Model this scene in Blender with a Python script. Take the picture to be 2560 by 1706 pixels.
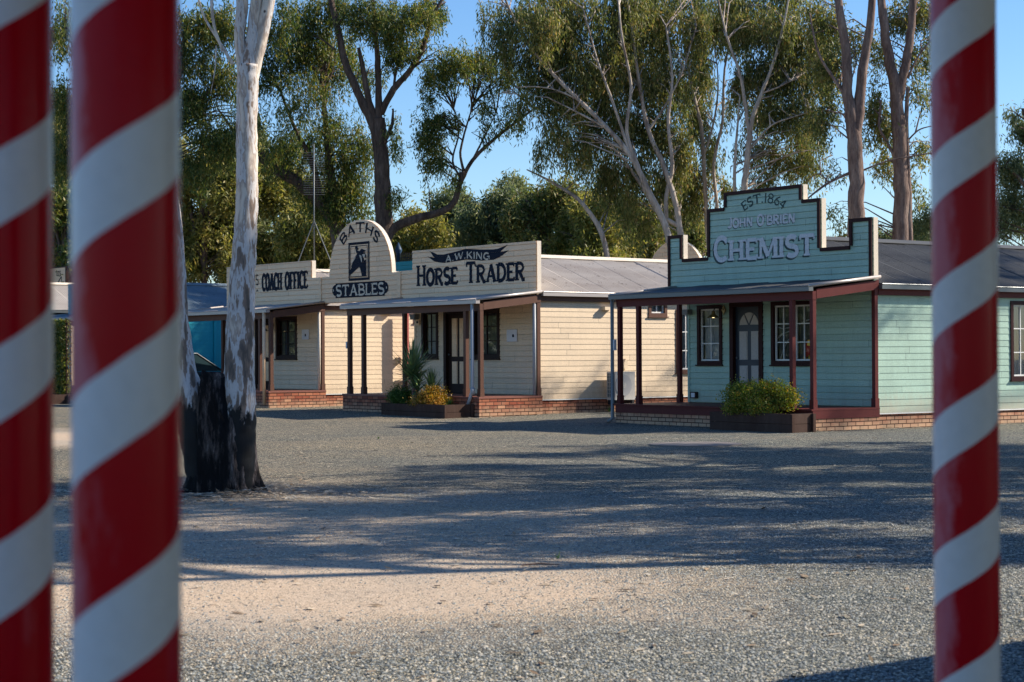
import bpy, bmesh, math, random
import numpy as np
from mathutils import Vector, Matrix
R=math.radians
random.seed(7); rng=np.random.default_rng(11)
for o in list(bpy.data.objects): bpy.data.objects.remove(o)
S=bpy.context.scene; COL=S.collection
# ------------------------------------------------------------------ camera, sky, sun, exposure
CAMH=1.51; FPX=4550.0; ROLL=R(.29); PITCH=math.atan(37/4550)
cd=bpy.data.cameras.new('camera'); cam=bpy.data.objects.new('camera',cd); COL.objects.link(cam)
cd.sensor_width=36; cd.lens=36*FPX/2560; cd.clip_start=.1; cd.clip_end=2000
cam.matrix_world=Matrix.Translation((0,0,CAMH))@Matrix.Rotation(R(90)+PITCH,4,'X')@Matrix.Rotation(-ROLL,4,'Z')
cd.dof.use_dof=True; cd.dof.focus_distance=41; cd.dof.aperture_fstop=7.1
S.camera=cam; S.render.resolution_x=1024; S.render.resolution_y=682
SUN=Vector((.986*math.cos(R(34)),.165*math.cos(R(34)),math.sin(R(34)))).normalized()
w=bpy.data.worlds.new('World'); S.world=w; w.use_nodes=True
nt=w.node_tree; sk=nt.nodes.new('ShaderNodeTexSky'); sk.sky_type='NISHITA'; sk.sun_disc=False
sk.sun_elevation=R(34); sk.sun_rotation=math.atan2(SUN.x,SUN.y); sk.altitude=100; sk.air_density=1.0; sk.dust_density=.35; sk.ozone_density=2.2
hsn=nt.nodes.new('ShaderNodeHueSaturation'); hsn.inputs['Saturation'].default_value=1.2; nt.links.new(sk.outputs[0],hsn.inputs['Color'])
tin=nt.nodes.new('ShaderNodeMix'); tin.data_type='RGBA'; tin.blend_type='MULTIPLY'; tin.inputs[0].default_value=1; tin.inputs[7].default_value=(.92,1.03,1.20,1); nt.links.new(hsn.outputs[0],tin.inputs[6]); bg=nt.nodes['Background']; bg.inputs[1].default_value=.080; nt.links.new(tin.outputs[2],bg.inputs[0])
ld=bpy.data.lights.new('sun','SUN'); ld.energy=4.5; ld.angle=R(.5); ld.color=(1,.91,.77)
lo=bpy.data.objects.new('sun',ld); COL.objects.link(lo); lo.rotation_euler=SUN.to_track_quat('Z','Y').to_euler(); lo.location=(30,5,30)
S.view_settings.view_transform='Standard'; S.view_settings.look='None'; S.view_settings.exposure=.90; S.view_settings.gamma=1

# ------------------------------------------------------------------ materials
def mat(name,col=(.5,.5,.5),rough=.7,spec=.3,metal=0.):
    m=bpy.data.materials.new(name); m.use_nodes=True; b=m.node_tree.nodes['Principled BSDF']
    b.inputs['Base Color'].default_value=(*col,1); b.inputs['Roughness'].default_value=rough
    b.inputs['Metallic'].default_value=metal; b.inputs['Specular IOR Level'].default_value=spec
    return m
def N(m,t,**k):
    n=m.node_tree.nodes.new(t)
    for a,v in k.items(): setattr(n,a,v)
    return n
def L(m,a,b): m.node_tree.links.new(a,b)
def ramp(m,stops,interp='LINEAR'):
    r=N(m,'ShaderNodeValToRGB'); r.color_ramp.interpolation=interp; e=r.color_ramp.elements
    while len(e)<len(stops): e.new(.5)
    for i,(p,c) in enumerate(stops):
        e[i].position=p; e[i].color=(*c,1) if len(c)==3 else c
    return r
def noise(m,scale,detail=4,vec=None,rough=.6):
    n=N(m,'ShaderNodeTexNoise'); n.inputs['Scale'].default_value=scale; n.inputs['Detail'].default_value=detail; n.inputs['Roughness'].default_value=rough
    if vec is not None: L(m,vec,n.inputs['Vector'])
    return n
def objco(m,scale=(1,1,1)):
    tc=N(m,'ShaderNodeTexCoord'); mp=N(m,'ShaderNodeMapping'); mp.inputs['Scale'].default_value=scale
    L(m,tc.outputs['Object'],mp.inputs['Vector']); return mp.outputs[0]
def mixc(m,fac,a,b,blend='MIX'):
    x=N(m,'ShaderNodeMix',data_type='RGBA',blend_type=blend)
    if isinstance(fac,float): x.inputs[0].default_value=fac
    else: L(m,fac,x.inputs[0])
    for s,v in ((6,a),(7,b)):
        if isinstance(v,tuple): x.inputs[s].default_value=(*v,1)
        else: L(m,v,x.inputs[s])
    return x.outputs[2]
def bump(m,h,strength=.3,dist=.01):
    b=N(m,'ShaderNodeBump'); b.inputs['Strength'].default_value=strength; b.inputs['Distance'].default_value=dist
    L(m,h,b.inputs['Height']); L(m,b.outputs[0],m.node_tree.nodes['Principled BSDF'].inputs['Normal'])
def BC(m): return m.node_tree.nodes['Principled BSDF'].inputs['Base Color']
def painted(name,col,dirt=.35,rough=.55,dirtcol=None,streak=True,spec=.35,wall=None):
    "weathered paint: blotches, vertical streaks and fine wear"
    m=mat(name,col,rough,spec); dc=dirtcol or tuple(c*.55 for c in col)
    v=objco(m,(1,1,.25)) if streak else objco(m)
    n1=noise(m,3.2,6,v,.7); r1=ramp(m,[(.42,(0,0,0)),(.72,(1,1,1))]); L(m,n1.outputs[0],r1.inputs[0])
    n2=noise(m,38,3,objco(m)); r2=ramp(m,[(.35,(.86,.86,.86)),(.7,(1.05,1.05,1.05))]); L(m,n2.outputs[0],r2.inputs[0])
    ml=N(m,'ShaderNodeMath',operation='MULTIPLY'); L(m,r1.outputs[0],ml.inputs[0]); ml.inputs[1].default_value=dirt
    c=mixc(m,ml.outputs[0],col,dc); c=mixc(m,1.0,c,r2.outputs[0],'MULTIPLY')
    if wall is not None:
        sx=N(m,'ShaderNodeSeparateXYZ'); L(m,objco(m),sx.inputs[0])
        def mth(op,a,b=None,cc=None):
            q=N(m,'ShaderNodeMath',operation=op)
            for i,x in enumerate((a,b,cc)):
                if x is None: continue
                if isinstance(x,(int,float)): q.inputs[i].default_value=x
                else: L(m,x,q.inputs[i])
            return q.outputs[0]
        row=mth('FLOOR',mth('MULTIPLY',mth('SUBTRACT',sx.outputs[2],wall),1/.134)); wn=N(m,'ShaderNodeTexWhiteNoise',noise_dimensions='1D'); L(m,row,wn.inputs['W'])
        ax=mth('ADD',sx.outputs[0],sx.outputs[1]); seg=mth('ADD',mth('MULTIPLY',ax,1/3.9),mth('MULTIPLY',wn.outputs['Value'],7.3)); fr=mth('FRACT',seg)
        wn2=N(m,'ShaderNodeTexWhiteNoise',noise_dimensions='2D'); cb=N(m,'ShaderNodeCombineXYZ'); L(m,row,cb.inputs[0]); L(m,mth('FLOOR',seg),cb.inputs[1]); L(m,cb.outputs[0],wn2.inputs['Vector'])
        tone=mth('MULTIPLY_ADD',wn2.outputs['Value'],.15,.91); jn=mth('MULTIPLY_ADD',mth('LESS_THAN',fr,.0032),-.55,1.0)
        nl=mth('FRACT',mth('MULTIPLY',ax,1/.45)); fz=mth('FRACT',mth('MULTIPLY',mth('SUBTRACT',sx.outputs[2],wall),1/.134))
        nail=mth('MULTIPLY_ADD',mth('MULTIPLY',mth('LESS_THAN',nl,.035),mth('COMPARE',fz,.28,.06)),-.35,1.0)
        t3=mth('MULTIPLY',mth('MULTIPLY',tone,jn),nail); cx=N(m,'ShaderNodeCombineColor'); [L(m,t3,cx.inputs[k]) for k in range(3)]; c=mixc(m,1.0,c,cx.outputs[0],'MULTIPLY')
        nd=noise(m,7,5,objco(m,(1,1,.5)),.7); zz=mth('MULTIPLY_ADD',nd.outputs[0],-.7,sx.outputs[2]); mr=N(m,'ShaderNodeMapRange'); L(m,zz,mr.inputs[0]); mr.inputs[1].default_value=.42; mr.inputs[2].default_value=-.05; mr.inputs[3].default_value=0; mr.inputs[4].default_value=.55
        c=mixc(m,mr.outputs[0],c,(.36,.27,.19))
    L(m,c,BC(m))
    bump(m,n2.outputs[0],.25,.003)
    return m
M={}
M['green']=painted('green_paint',(.35,.50,.41),.30,wall=.32)
M['cream']=painted('cream_paint',(.73,.565,.385),.28,dirtcol=(.52,.41,.30),wall=.45)
M['cream2']=painted('cream_paint_shade_lifted',(.86,.585,.36),.22,dirtcol=(.62,.42,.28),wall=3.02)  # warmer, brighter copy of cream: fill light painted in for shaded parapets
M['creamedge']=painted('cream_edge_paint',(.72,.62,.5),.2)
M['turq']=painted('turquoise_paint',(.01,.34,.42),.25)
M['brown']=painted('brown_trim_paint',(.125,.062,.043),.3,spec=.15)
M['dbrown']=painted('dark_brown_paint',(.028,.013,.010),.25,.5,spec=.12)
M['redbrown']=painted('red_brown_trim_paint',(.115,.026,.024),.3,.5,spec=.12)
M['dred']=painted('dark_red_brown_paint',(.033,.008,.008),.25,.5,spec=.12)
M['navy']=painted('navy_door_paint',(.022,.032,.05),.2,.35)
M['ink']=painted('navy_sign_paint',(.010,.014,.026),.2,.7,dirtcol=(.04,.04,.05),spec=.1)
M['inkdk']=painted('dark_green_sign_paint',(.02,.05,.05),.25,.6)
M['lilac']=painted('pale_lilac_sign_paint',(.60,.60,.61),.35,.6,dirtcol=(.42,.50,.50))
M['signcream']=painted('cream_sign_paint',(.60,.50,.38),.3)
M['white']=painted('white_paint',(.74,.73,.70),.2)
M['grey']=painted('grey_paint',(.22,.23,.23),.3)
M['panel']=painted('beige_panel_paint',(.45,.40,.36),.2)
M['gutter']=mat('gutter_metal',(.42,.37,.34),.38,.5,.3)
M['gutterdk']=mat('dark_gutter_metal',(.12,.13,.135),.38,.5,.3)
M['pipe']=mat('pale_downpipe',(.36,.37,.39),.5,.3)
M['redpipe']=painted('red_post_paint',(.42,.10,.08),.25)
M['iron']=mat('black_iron',(.02,.02,.022),.5)
M['galv']=mat('galvanised_steel',(.16,.17,.17),.5,.4,.4)
M['timber']=painted('dark_sleeper_timber',(.062,.036,.028),.5,.9,dirtcol=(.13,.09,.075),spec=.1)
M['soil']=mat('soil',(.07,.045,.03),.95)
M['paper']=mat('notice_paper',(.62,.62,.64),.6)
M['red']=mat('red_plastic',(.6,.015,.02),.4); M['yellow']=mat('yellow_plastic',(.7,.42,.04),.4)
M['conc']=painted('pale_concrete',(.22,.19,.17),.4,.9,streak=False)
M['acw']=painted('air_conditioner_casing',(.50,.48,.45),.25)
M['acd']=mat('air_conditioner_grille',(.10,.12,.13),.5)
M['tyre']=mat('tyre_rubber',(.02,.02,.02),.8)
M['carpaint']=mat('dark_car_paint',(.012,.035,.05),.18,.6)
M['room']=mat('dark_room',(.03,.028,.028),.9)
M['lampglow']=mat('lamp_bulb',(.9,.8,.5),.5)
_b=M['lampglow'].node_tree.nodes['Principled BSDF']; _b.inputs['Emission Color'].default_value=(1,.75,.35,1); _b.inputs['Emission Strength'].default_value=2.2
def roofmat(name,c1,c2,rough):
    m=mat(name,c1,rough,.25,0.); v=objco(m,(1,.35,1)); n=noise(m,1.3,6,v,.7); n2=noise(m,22,4,objco(m)); 
    r=ramp(m,[(.35,c1),(.68,c2)]); L(m,n.outputs[0],r.inputs[0])
    r2=ramp(m,[(.60,(1,1,1)),(.67,(.35,.32,.3))]); n3=noise(m,5.5,5,objco(m),.75); L(m,n3.outputs[0],r2.inputs[0])
    L(m,mixc(m,1.0,r.outputs[0],r2.outputs[0],'MULTIPLY'),BC(m)); return m
M['roofc']=roofmat('pinkish_corrugated_iron',(.45,.40,.35),(.34,.29,.25),.6)
M['roofd']=roofmat('dark_corrugated_iron',(.088,.088,.086),(.055,.056,.057),.55)
M['roofb']=roofmat('blue_grey_corrugated_iron',(.17,.21,.24),(.11,.145,.175),.5)
def brickmat():
    m=mat('old_brick',(.4,.2,.12),.9,.2)
    tc=N(m,'ShaderNodeTexCoord'); b=N(m,'ShaderNodeTexBrick'); L(m,tc.outputs['UV'],b.inputs['Vector'])
    b.offset=.5; b.inputs['Scale'].default_value=1; b.inputs['Brick Width'].default_value=.235; b.inputs['Row Height'].default_value=.084
    b.inputs['Mortar Size'].default_value=.010; b.inputs['Mortar Smooth'].default_value=.2; b.inputs['Bias'].default_value=-.1
    b.inputs['Color1'].default_value=(.26,.075,.045,1); b.inputs['Color2'].default_value=(.42,.185,.11,1); b.inputs['Mortar'].default_value=(.055,.032,.025,1)
    mp=N(m,'ShaderNodeMapping'); mp.inputs['Scale'].default_value=(4.25,11.9,1); L(m,tc.outputs['UV'],mp.inputs[0])
    vo=N(m,'ShaderNodeTexWhiteNoise',noise_dimensions='2D')
    sn=N(m,'ShaderNodeVectorMath',operation='FLOOR'); L(m,mp.outputs[0],sn.inputs[0]); L(m,sn.outputs[0],vo.inputs['Vector'])
    r=ramp(m,[(0,(.62,.66,.75)),(.3,(1,.92,.85)),(.6,(1.1,1.0,.95)),(.85,(1.25,1.35,1.3)),(1,(.55,.5,.55))]); L(m,vo.outputs['Value'],r.inputs[0])
    n=noise(m,5,5,objco(m),.7); sx=N(m,'ShaderNodeSeparateXYZ'); L(m,objco(m),sx.inputs[0])
    c=mixc(m,1.0,b.outputs['Color'],r.outputs[0],'MULTIPLY')
    # dusty pale splash zone near the ground
    mr=N(m,'ShaderNodeMapRange'); mr.inputs[1].default_value=.36; mr.inputs[2].default_value=.08; mr.inputs[3].default_value=0; mr.inputs[4].default_value=.6
    ad=N(m,'ShaderNodeMath',operation='ADD'); L(m,sx.outputs[2],ad.inputs[0]); nn=N(m,'ShaderNodeMath',operation='MULTIPLY_ADD'); L(m,n.outputs[0],nn.inputs[0]); nn.inputs[1].default_value=.4; nn.inputs[2].default_value=-.2
    L(m,nn.outputs[0],ad.inputs[1]); L(m,ad.outputs[0],mr.inputs[0])
    inv=N(m,'ShaderNodeMath',operation='SUBTRACT'); inv.inputs[0].default_value=1; L(m,b.outputs['Fac'],inv.inputs[1])
    mm=N(m,'ShaderNodeMath',operation='MULTIPLY'); L(m,mr.outputs[0],mm.inputs[0]); L(m,inv.outputs[0],mm.inputs[1])
    c=mixc(m,mm.outputs[0],c,(.58,.42,.27)); L(m,c,BC(m))
    ib=N(m,'ShaderNodeMath',operation='MULTIPLY_ADD'); L(m,n.outputs[0],ib.inputs[0]); ib.inputs[1].default_value=.3; L(m,inv.outputs[0],ib.inputs[2])
    bump(m,ib.outputs[0],.8,.012); return m
M['brick']=brickmat()
def glassmat():
    m=bpy.data.materials.new('window_glass'); m.use_nodes=True; n=m.node_tree; n.nodes.clear()
    o=n.nodes.new('ShaderNodeOutputMaterial'); g=n.nodes.new('ShaderNodeBsdfGlossy'); g.inputs['Roughness'].default_value=.02; g.inputs[0].default_value=(.9,.95,1,1)
    t=n.nodes.new('ShaderNodeBsdfTransparent'); t.inputs[0].default_value=(.8,.83,.83,1); f=n.nodes.new('ShaderNodeFresnel'); f.inputs[0].default_value=1.7
    mx=n.nodes.new('ShaderNodeMixShader'); L(m,f.outputs[0],mx.inputs[0]); L(m,t.outputs[0],mx.inputs[1]); L(m,g.outputs[0],mx.inputs[2]); L(m,mx.outputs[0],o.inputs[0]); return m
M['glass']=glassmat()
M['curtain']=mat('curtain_cloth',(.55,.54,.56),.9); M['darkcurtain']=mat('grey_curtain_cloth',(.10,.10,.115),.9)
def leafmat(name,stops,trans=.35,rough=.5):
    m=bpy.data.materials.new(name); m.use_nodes=True; n=m.node_tree; p=n.nodes['Principled BSDF']; p.inputs['Roughness'].default_value=rough; p.inputs['Specular IOR Level'].default_value=.35
    g=N(m,'ShaderNodeNewGeometry'); r=ramp(m,stops); L(m,g.outputs['Random Per Island'],r.inputs[0])
    nz=noise(m,.45,3,objco(m)); rr=ramp(m,[(.35,(.72,.8,.78)),(.65,(1.25,1.15,1.0))]); L(m,nz.outputs[0],rr.inputs[0])
    c=mixc(m,1.0,r.outputs[0],rr.outputs[0],'MULTIPLY'); L(m,c,p.inputs['Base Color'])
    t=N(m,'ShaderNodeBsdfTranslucent'); hs=N(m,'ShaderNodeHueSaturation'); hs.inputs['Value'].default_value=1.5; hs.inputs['Saturation'].default_value=1.15; L(m,c,hs.inputs['Color']); L(m,hs.outputs[0],t.inputs[0])
    mx=N(m,'ShaderNodeMixShader'); mx.inputs[0].default_value=trans; o=n.nodes['Material Output']
    L(m,p.outputs[0],mx.inputs[1]); L(m,t.outputs[0],mx.inputs[2]); L(m,mx.outputs[0],o.inputs[0]); return m
M['leafd']=leafmat('dark_gum_leaves',[(0,(.032,.06,.018)),(.4,(.075,.11,.028)),(.8,(.17,.185,.045)),(1,(.27,.20,.06))],.42)
M['leafo']=leafmat('olive_gum_leaves',[(0,(.06,.08,.026)),(.4,(.13,.15,.045)),(.8,(.25,.245,.085)),(1,(.32,.21,.10))],.42)
M['leafb']=leafmat('sunlit_wattle_leaves',[(0,(.11,.13,.035)),(.5,(.22,.22,.065)),(1,(.36,.30,.11))],.45)
M['leaff']=leafmat('distant_blue_green_leaves',[(0,(.08,.11,.055)),(.5,(.14,.17,.08)),(1,(.23,.23,.11))],.42)
M['yucca']=leafmat('yucca_leaves',[(0,(.10,.16,.09)),(.6,(.18,.26,.12)),(1,(.32,.42,.14))],.2,.4)
M['bush']=leafmat('shrub_leaves',[(0,(.09,.15,.025)),(.5,(.20,.25,.045)),(.8,(.36,.31,.06)),(1,(.42,.22,.07))],.4)
M['golden']=leafmat('golden_shrub_leaves',[(0,(.16,.14,.02)),(.5,(.36,.23,.03)),(1,(.50,.22,.06))],.3)
M['green_sh']=leafmat('fresh_green_leaves',[(0,(.03,.07,.015)),(.5,(.06,.13,.025)),(1,(.11,.2,.05))],.3)
M['litter']=leafmat('dry_leaf_litter',[(0,(.10,.06,.035)),(.5,(.3,.22,.15)),(1,(.55,.48,.4))],.1,.8)
def bark(name,c1,c2,c3,scale=2.2,str_=.8,c4=None):
    m=mat(name,c1,.9,.2); v=objco(m,(1,1,.22)); n=noise(m,scale*2,7,v,.72); n2=noise(m,scale*9,5,v,.7)
    r=ramp(m,[(.36,c3),(.5,c1),(.66,c2)] if c4 is None else [(.36,c3),(.5,c1),(.60,c2),(.64,c4)]); L(m,n.outputs[0],r.inputs[0]); r2=ramp(m,[(.3,(.6,.6,.6)),(.7,(1.15,1.15,1.15))]); L(m,n2.outputs[0],r2.inputs[0])
    L(m,mixc(m,1.0,r.outputs[0],r2.outputs[0],'MULTIPLY'),BC(m)); bump(m,n2.outputs[0],str_,.03); return m
M['barkd']=bark('dark_bark',(.10,.07,.055),(.17,.125,.10),(.05,.033,.027))
M['barkr']=bark('red_brown_bark',(.20,.135,.11),(.30,.22,.18),(.11,.07,.06))
M['barkp']=bark('pale_gum_bark',(.40,.33,.27),(.52,.46,.40),(.17,.12,.095),1.3,.4)
def gumbark():
    m=mat('smooth_white_gum_bark',(.6,.55,.5),.65,.3)
    v=objco(m,(1,1,.24)); n=noise(m,7.5,4,v,.6); tc=N(m,'ShaderNodeTexCoord'); sx=N(m,'ShaderNodeSeparateXYZ'); L(m,tc.outputs['Object'],sx.inputs[0])
    # broad patches: brown and grey peeling plates, more of them low down
    mr=N(m,'ShaderNodeMapRange'); L(m,sx.outputs[2],mr.inputs[0]); mr.inputs[1].default_value=2.0; mr.inputs[2].default_value=4.0; mr.inputs[3].default_value=.0; mr.inputs[4].default_value=.10
    ad=N(m,'ShaderNodeMath',operation='ADD'); L(m,n.outputs[0],ad.inputs[0]); L(m,mr.outputs[0],ad.inputs[1])
    r=ramp(m,[(0,(.05,.045,.045)),(.385,(.10,.082,.07)),(.43,(.17,.125,.10)),(.475,(.24,.17,.13)),(.49,(.46,.43,.42)),(.56,(.56,.53,.51)),(.575,(.33,.26,.22)),(.62,(.44,.36,.30)),(.66,(.60,.52,.44)),(.75,(.62,.55,.48))],'LINEAR'); L(m,ad.outputs[0],r.inputs[0])
    # small dark knots
    vo=N(m,'ShaderNodeTexVoronoi'); vo.inputs['Scale'].default_value=6; L(m,objco(m,(1,1,.8)),vo.inputs['Vector']); rk=ramp(m,[(.06,(.12,.1,.1)),(.11,(1,1,1))]); L(m,vo.outputs['Distance'],rk.inputs[0])
    c=mixc(m,1.0,r.outputs[0],rk.outputs[0],'MULTIPLY')
    # charcoal at the burnt base
    n3=noise(m,4.0,6,objco(m,(1,1,.45)),.65); ma=N(m,'ShaderNodeMath',operation='MULTIPLY_ADD'); L(m,n3.outputs[0],ma.inputs[0]); ma.inputs[1].default_value=-1.5; L(m,sx.outputs[2],ma.inputs[2])
    rc=ramp(m,[(.18,(1,1,1)),(.25,(0,0,0))]); L(m,ma.outputs[0],rc.inputs[0])
    c=mixc(m,rc.outputs[0],c,(.008,.007,.007)); L(m,c,BC(m)); n4=noise(m,26,5,v,.7); bump(m,n4.outputs[0],.35,.015); return m
M['gum']=gumbark()
def stripemat():
    m=mat('red_and_white_striped_paint',(.6,0,0),.22,.10); P=.205
    tc=N(m,'ShaderNodeTexCoord'); sx=N(m,'ShaderNodeSeparateXYZ'); L(m,tc.outputs['Object'],sx.inputs[0])
    at=N(m,'ShaderNodeMath',operation='ARCTAN2'); L(m,sx.outputs[1],at.inputs[0]); L(m,sx.outputs[0],at.inputs[1])
    a=N(m,'ShaderNodeMath',operation='MULTIPLY'); L(m,at.outputs[0],a.inputs[0]); a.inputs[1].default_value=1/(2*math.pi)
    z=N(m,'ShaderNodeMath',operation='MULTIPLY'); L(m,sx.outputs[2],z.inputs[0]); z.inputs[1].default_value=1/P
    d=N(m,'ShaderNodeMath',operation='SUBTRACT'); L(m,z.outputs[0],d.inputs[0]); L(m,a.outputs[0],d.inputs[1])
    wob=noise(m,9,3,objco(m)); wm=N(m,'ShaderNodeMath',operation='MULTIPLY_ADD'); L(m,wob.outputs[0],wm.inputs[0]); wm.inputs[1].default_value=.035; L(m,d.outputs[0],wm.inputs[2])
    f=N(m,'ShaderNodeMath',operation='FRACT'); L(m,wm.outputs[0],f.inputs[0])
    st=N(m,'ShaderNodeMath',operation='GREATER_THAN'); L(m,f.outputs[0],st.inputs[0]); st.inputs[1].default_value=.61
    n=noise(m,14,6,objco(m,(1,1,.18)),.7); rw=ramp(m,[(.60,(0,0,0)),(.70,(1,1,1))]); L(m,n.outputs[0],rw.inputs[0])
    ws=N(m,'ShaderNodeMath',operation='MULTIPLY'); L(m,rw.outputs[0],ws.inputs[0]); ws.inputs[1].default_value=.35
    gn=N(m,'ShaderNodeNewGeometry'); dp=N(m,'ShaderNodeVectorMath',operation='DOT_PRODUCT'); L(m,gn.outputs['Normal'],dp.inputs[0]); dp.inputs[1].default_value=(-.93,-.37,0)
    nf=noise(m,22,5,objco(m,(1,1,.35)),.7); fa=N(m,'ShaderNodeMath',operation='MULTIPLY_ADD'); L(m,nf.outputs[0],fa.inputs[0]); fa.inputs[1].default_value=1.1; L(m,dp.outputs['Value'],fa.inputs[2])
    fr_=N(m,'ShaderNodeMapRange'); L(m,fa.outputs[0],fr_.inputs[0]); fr_.inputs[1].default_value=1.30; fr_.inputs[2].default_value=1.52; fr_.inputs[3].default_value=0; fr_.inputs[4].default_value=.75  # paler left-facing side: faded paint plus a highlight painted into the colour
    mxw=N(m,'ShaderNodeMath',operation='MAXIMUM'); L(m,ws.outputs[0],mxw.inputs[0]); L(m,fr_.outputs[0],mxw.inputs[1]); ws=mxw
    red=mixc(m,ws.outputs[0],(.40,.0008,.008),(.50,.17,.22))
    n2=noise(m,60,3,objco(m)); rd=ramp(m,[(.3,(.61,.62,.65)),(.6,(.65,.66,.69))]); L(m,n2.outputs[0],rd.inputs[0])
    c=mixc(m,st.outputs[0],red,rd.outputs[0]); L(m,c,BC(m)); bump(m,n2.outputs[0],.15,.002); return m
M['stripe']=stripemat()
def groundmat():
    m=mat('gravel_and_sand',(.3,.3,.3),.95,.15); v=objco(m)
    vo=N(m,'ShaderNodeTexVoronoi'); vo.inputs['Scale'].default_value=60; vo.inputs['Randomness'].default_value=1; L(m,v,vo.inputs['Vector'])
    bw=N(m,'ShaderNodeSeparateColor'); L(m,vo.outputs['Color'],bw.inputs[0])
    rg=ramp(m,[(0,(.022,.028,.034)),(.3,(.075,.092,.10)),(.6,(.18,.20,.20)),(.85,(.38,.38,.33)),(1,(.72,.69,.60))]); L(m,bw.outputs[0],rg.inputs[0])
    vo2=N(m,'ShaderNodeTexVoronoi'); vo2.inputs['Scale'].default_value=110; L(m,v,vo2.inputs['Vector']); b2=N(m,'ShaderNodeSeparateColor'); L(m,vo2.outputs['Color'],b2.inputs[0])
    rg2=ramp(m,[(0,(.55,.55,.55)),(.5,(1,1,1)),(1,(1.5,1.45,1.35))]); L(m,b2.outputs[1],rg2.inputs[0]); grav=mixc(m,1.0,rg.outputs[0],rg2.outputs[0],'MULTIPLY')
    # sand patch
    sx=N(m,'ShaderNodeSeparateXYZ'); L(m,v,sx.inputs[0])
    def ell(cx,cy,rx,ry):
        mp=N(m,'ShaderNodeMapping'); mp.vector_type='POINT'; mp.inputs['Location'].default_value=(-cx/rx,-cy/ry,0); mp.inputs['Scale'].default_value=(1/rx,1/ry,0); L(m,v,mp.inputs[0])
        ln=N(m,'ShaderNodeVectorMath',operation='LENGTH'); L(m,mp.outputs[0],ln.inputs[0]); return ln.outputs['Value']
    n=noise(m,.55,6,v,.65); n5=noise(m,7,5,v,.7)
    def mask(l,w=.9):
        a=N(m,'ShaderNodeMath',operation='MULTIPLY_ADD'); L(m,n.outputs[0],a.inputs[0]); a.inputs[1].default_value=-1.3*w; L(m,l,a.inputs[2])
        b=N(m,'ShaderNodeMath',operation='MULTIPLY_ADD'); L(m,n5.outputs[0],b.inputs[0]); b.inputs[1].default_value=-.5*w; L(m,a.outputs[0],b.inputs[2])
        r=N(m,'ShaderNodeMapRange'); L(m,b.outputs[0],r.inputs[0]); r.inputs[1].default_value=.35; r.inputs[2].default_value=-.35; return r.outputs[0]
    m1=mask(ell(-1.3,11.9,2.7,2.4),1.0); m2=mask(ell(-2.4,15.8,4.6,5.2)); 
    mx=N(m,'ShaderNodeMath',operation='MAXIMUM'); L(m,m1,mx.inputs[0]); sc=N(m,'ShaderNodeMath',operation='MULTIPLY'); L(m,m2,sc.inputs[0]); sc.inputs[1].default_value=.7; L(m,sc.outputs[0],mx.inputs[1])
    # orange dusty strip far left
    m3=mask(ell(-9.5,34,3.2,5)); mx2=N(m,'ShaderNodeMath',operation='MAXIMUM'); L(m,mx.outputs[0],mx2.inputs[0]); L(m,m3,mx2.inputs[1])
    ns=noise(m,30,5,v,.8); rs=ramp(m,[(.3,(.33,.25,.18)),(.5,(.48,.38,.285)),(.7,(.58,.47,.36))]); L(m,ns.outputs[0],rs.inputs[0])
    cut=N(m,'ShaderNodeMath',operation='GREATER_THAN'); L(m,bw.outputs[1],cut.inputs[0]); cut.inputs[1].default_value=.22
    cm=N(m,'ShaderNodeMath',operation='MULTIPLY'); L(m,mx2.outputs[0],cm.inputs[0])
    ca=N(m,'ShaderNodeMath',operation='MULTIPLY_ADD'); L(m,cut.outputs[0],ca.inputs[0]); ca.inputs[1].default_value=.45; ca.inputs[2].default_value=.55; L(m,ca.outputs[0],cm.inputs[1])
    xr=N(m,'ShaderNodeMapRange'); L(m,sx.outputs[0],xr.inputs[0]); xr.inputs[1].default_value=2.2; xr.inputs[2].default_value=-2.0; warm=mixc(m,xr.outputs[0],(1.0,1.0,.97),(1.14,1.03,.90)); grav=mixc(m,1.0,grav,warm,'MULTIPLY')
    tr_=noise(m,1.0,4,objco(m,(.10,1.3,1)),.5); rt=ramp(m,[(.45,(0,0,0)),(.62,(1,1,1))]); L(m,tr_.outputs[0],rt.inputs[0]); tm=N(m,'ShaderNodeMath',operation='MULTIPLY'); L(m,rt.outputs[0],tm.inputs[0]); tm.inputs[1].default_value=.22; grav=mixc(m,tm.outputs[0],grav,(.36,.30,.23))
    c=mixc(m,cm.outputs[0],grav,rs.outputs[0])
    nb=noise(m,.22,4,v,.6); rb=ramp(m,[(.35,(.84,.86,.88)),(.65,(1.20,1.10,.98))]); L(m,nb.outputs[0],rb.inputs[0]); c=mixc(m,1.0,c,rb.outputs[0],'MULTIPLY')
    L(m,c,BC(m))
    hh=N(m,'ShaderNodeMath',operation='MULTIPLY_ADD'); L(m,vo.outputs['Distance'],hh.inputs[0]); hh.inputs[1].default_value=-1.2; h2=N(m,'ShaderNodeMath',operation='MULTIPLY'); L(m,vo2.outputs['Distance'],h2.inputs[0]); h2.inputs[1].default_value=-.6; L(m,h2.outputs[0],hh.inputs[2])
    iv=N(m,'ShaderNodeMath',operation='MULTIPLY_ADD'); L(m,cm.outputs[0],iv.inputs[0]); iv.inputs[1].default_value=-.8; iv.inputs[2].default_value=1.0
    b=N(m,'ShaderNodeBump'); b.inputs['Distance'].default_value=.026; L(m,iv.outputs[0],b.inputs['Strength']); L(m,hh.outputs[0],b.inputs['Height']); L(m,b.outputs[0],m.node_tree.nodes['Principled BSDF'].inputs['Normal'])
    return m
M['ground']=groundmat()

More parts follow.
